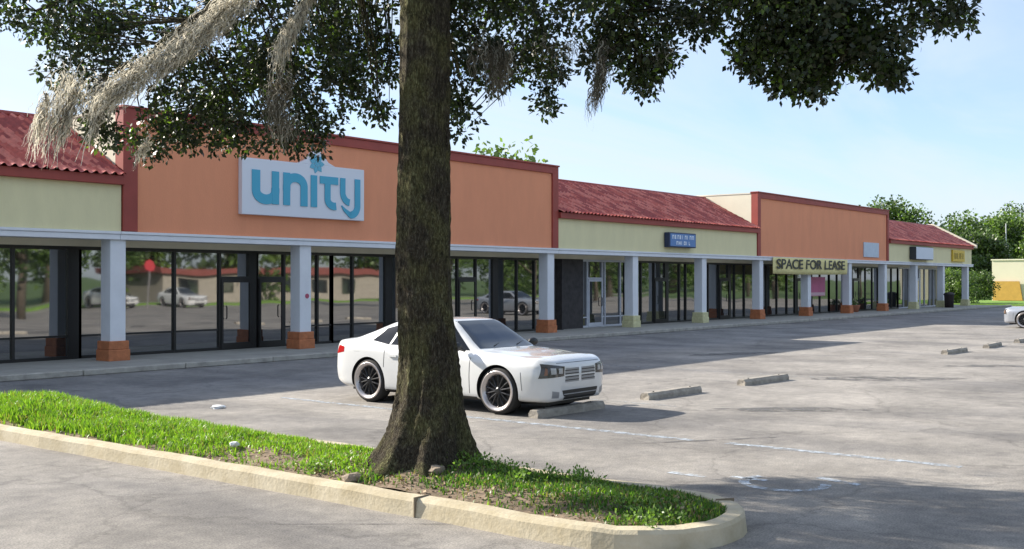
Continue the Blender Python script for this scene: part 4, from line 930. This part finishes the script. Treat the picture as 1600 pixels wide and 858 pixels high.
make_car('white sedan with black spoked wheels parked nose to a wheel stop behind the oak', (14.03, 12.1, 0.0), R(-90), M['carwhite'])
make_car('silver sedan cut off by the right edge of the picture, far down the lane', (51.2, 10.2, 0.0), R(90), M['carsilver'])

# ------------------------------------------------------------------ trees, bushes and the far building
TB = mat('tree_bark', (.10, .08, .06), .95, var=.3, vscale=4, bump=.6, bscale=12)
TM = [leafmat('tree_leaf_dark', (.04, .068, .018), .25), leafmat('tree_leaf_mid', (.075, .125, .028), .3), leafmat('tree_leaf_light', (.13, .20, .045), .35)]
def tree(name, base, H, rad, label, nclump=130, size=.28, seed=1, bottom=.25, group=None, cat='tree', bias=0.0, trunk=True, per=26, cs=.8):
    r = np.random.default_rng(seed); o = thing(name, label, cat, base, 0, group)
    nl = 7; lobes = []
    for i in range(nl):
        a = r.uniform(0, 6.28); q = rad*r.uniform(.15, .62); z = H*r.uniform(bottom+.12, .84); lobes.append((q*math.cos(a), q*math.sin(a), z, rad*r.uniform(.42, .60)))
    cen = []
    for i in range(nclump):
        lx, ly, lz, lr = lobes[r.integers(nl)]; d = r.normal(size=3); d /= np.linalg.norm(d); k = lr*r.uniform(.55, 1.08)
        p = (lx+d[0]*k, ly+d[1]*k, min(H, max(H*bottom*.8, lz+d[2]*k*.85))); cen.append(p)
    cen = np.array(cen); V, Fc, n = leaves(cen, per, cs*rad*.2, size, seed+5, asp=.7)
    s_ = np.repeat(r.random(nclump), per)+r.normal(0, .15, n)+bias; mi = np.where(s_ > .78, 2, np.where(s_ > .4, 1, 0))
    raw('crown', V, Fc, TM, mi, parent=o)
    if trunk:
        b = MB(); b.tube([(0, 0, -.1), (.05, 0, H*.25), (0, .1, H*.5), (0, 0, H*.62)], [rad*.075, rad*.055, rad*.04, rad*.015], 9)
        for lx, ly, lz, lr in lobes[:5]: b.tube([(0, 0, H*.3), (lx*.5, ly*.5, (H*.35+lz)/2), (lx, ly, lz)], [rad*.035, rad*.025, rad*.01], 6)
        b.build('trunk', TB, o, smooth=True)
    return o
def tp(px, Z): v = W(px, 0, Z); return (v.x, v.y, 0)
TS = [ (770, 60, 11.9, 4.4, 'green treetop showing above the first orange wall right of the trunk', 1.0, .15),
 (1400, 112, 10.6, 5.0, 'round dark tree rising above the last red tiled roof', 1, 0), (1350, 118, 9.7, 3.4, 'low tree just above the top of the second orange wall', .8, 0),
 (1500, 120, 10.4, 4.6, 'dense tree directly behind the end of the shopping strip', 1, 0), (1548, 132, 10.0, 4.8, 'mid height tree above the left edge of the cream building', 1, .1),
 (1585, 138, 11.3, 5.0, 'tall light green tree above the cream building near the picture edge', 1, .2), (1620, 128, 11.6, 4.6, 'tall tree cut by the right edge of the picture', 1, .05),
 (1470, 132, 8.6, 3.8, 'small distant tree in the dip between the two treetops', .9, .1), (1528, 112, 7.0, 3.2, 'low dark tree filling the gap beside the last pillar', 1, -.15)]
for i, (px, Z, H, rad, lb_, dn, bi) in enumerate(TS):
    tree('broadleaf_tree', tp(px, Z), H, rad, lb_, int(430*dn), .34, 20+i, bottom=.12, group='trees beyond the shops', bias=bi, per=24)
tree('bush', tp(1500, 90.5), 2.8, 1.9, 'clipped green bush seen between the last two pillars', 150, .16, 51, bottom=.02, cat='bush', bias=.15, trunk=False, per=30)
tree('bush', tp(1538, 93), 2.7, 1.8, 'dark rounded bush standing just right of the last pillar', 150, .16, 52, bottom=.02, cat='bush', trunk=False, per=30)
tree('bush', tp(1478, 92.5), 2.6, 1.7, 'bush half hidden behind the second last pillar', 110, .16, 53, bottom=.02, cat='bush', bias=.1, trunk=False, per=30)
cb = thing('cream_building', 'plain cream building with an ochre panel at the far right edge', 'building', (108.5, 28, 0))
b = MB(); b.box(0, 14, -14, 0, .1, 3.9); b.build('wall', mat('pale_far_wall', (.68, .62, .48), .9, var=.04, vscale=.6), cb)
b = MB(); b.box(-.08, 14.08, -14.1, .08, 3.902, 4.02); b.build('roof', M['pale'], cb)
b = MB(); b.prism([(-.12, -.12, .15), (-.12, -2.75, .15), (-.12, -2.45, 1.95), (-.12, -.12, 1.95)], (-.16, 0, 0)); b.build('ochre_panel', mat('ochre', (.52, .30, .06), .8, var=.1), cb)
lp = thing('lamp_post', 'thin pale lamp post standing in front of the far right trees', 'lamp post', tp(1572, 118))
b = MB(); b.tube([(0, 0, 0), (0, 0, 8.2)], [.09, .06], 8); b.build('pole', mat('galvanised', (.5, .52, .5), .5, metal=.4), lp)
b = MB(); b.lathe([(0, 5.0), (.35, 5.0), (.5, 5.25), (.42, 5.7), (.1, 5.85), (0, 5.85)], 16, 'z'); b.build('lamp_head', mat('lamp_white', (.6, .55, .48), .5), lp, smooth=True)
b = MB(); b.box(-.5, .05, -.25, .25, 4.4, 4.98); b.build('bracket', mat('rust', (.30, .13, .06), .7), lp)

# what the shop glass mirrors: the far side of the lot, behind the camera
v = MB(); v.prism([(-60, -30, .001), (112, -30, .001), (112, -26, .001), (-60, -26, .001)], (0, 0, .13)); tag(v.build('verge', M['lawn']), kind='structure')
v = MB(); v.add([(-60, -38, .0), (140, -38, .0), (140, -30.2, .0), (-60, -30.2, .0)], [(0, 1, 2, 3)]); tag(v.build('road', M['asphalt'], fix=False), kind='structure')
for i in range(20):
    tree('roadside_tree', (-4+i*10.5+random.uniform(-2, 2), -41+random.uniform(-5, 4), 0), random.uniform(9, 13), random.uniform(6, 7.5), 'tree across the road, seen only mirrored in the shop windows', 200, .6, 70+i, bottom=.05, group='trees mirrored in the shop windows', bias=.1, per=18)
for i, (x, y) in enumerate(((31, -9), (44, -20), (60, -8), (75, -16), (90, -10), (105, -18), (122, -9), (98, 4), (110, 0), (124, 4), (136, -2), (148, 6), (160, 0), (84, -2), (72, -4))):
    tree('lot_tree', (x, y, 0), 8.5, 3.6, 'lot tree, seen only mirrored in the shop windows', 150, .3, 90+i, bottom=.3, group='lot trees mirrored in the shop windows', per=18)
rb = thing('roadside_building', 'low white building with red roof band mirrored in the shop windows', 'building', (72, -36, 0))
b = MB(); b.box(-14, 14, -9, 0, 0, 2.7); b.build('wall', mat('weathered_wall', (.30, .27, .22), .9, var=.2), rb)
b = MB(); b.box(-14.5, 14.5, -9.5, .5, 2.702, 3.3); b.build('roof', mat('weathered_roof', (.20, .06, .05), .9, var=.2), rb)
b = MB(); 
for i in range(6): b.box(-12+i*4, -10+i*4, .01, .04, .8, 2.3)
b.build('window', M['glass'], rb)

c0 = [o for o in bpy.data.objects if o.get('label', '').startswith('white sedan')][0]
for i, (x, y, a, nm) in enumerate(((45, -23, 90, 'first'), (51.5, -23.5, 90, 'second'), (24.5, -17, -90, 'third'))):
    c = copy_tree(c0); c.location = (x, y, 0); c.rotation_euler = (0, 0, R(a)); c['label'] = nm+' of three white sedans, seen only mirrored in the shop glass'; c['group'] = 'cars mirrored in the shop windows'
ss_ = thing('stop_sign', 'red round sign on a post, seen mirrored in the shop glass left of the doors', 'sign', (41.5, -13, 0))
b = MB(); b.tube([(0, 0, 0), (0, 0, 2.9)], [.05, .05], 8); b.build('post', M['chrome'], ss_)
b = MB(); b.lathe([(0, 0.06), (.42, .06), (.42, .09), (0, .09)], 8, 'y', c=(0, 0, 3.0)); b.build('plate', M['brick_red'], ss_)
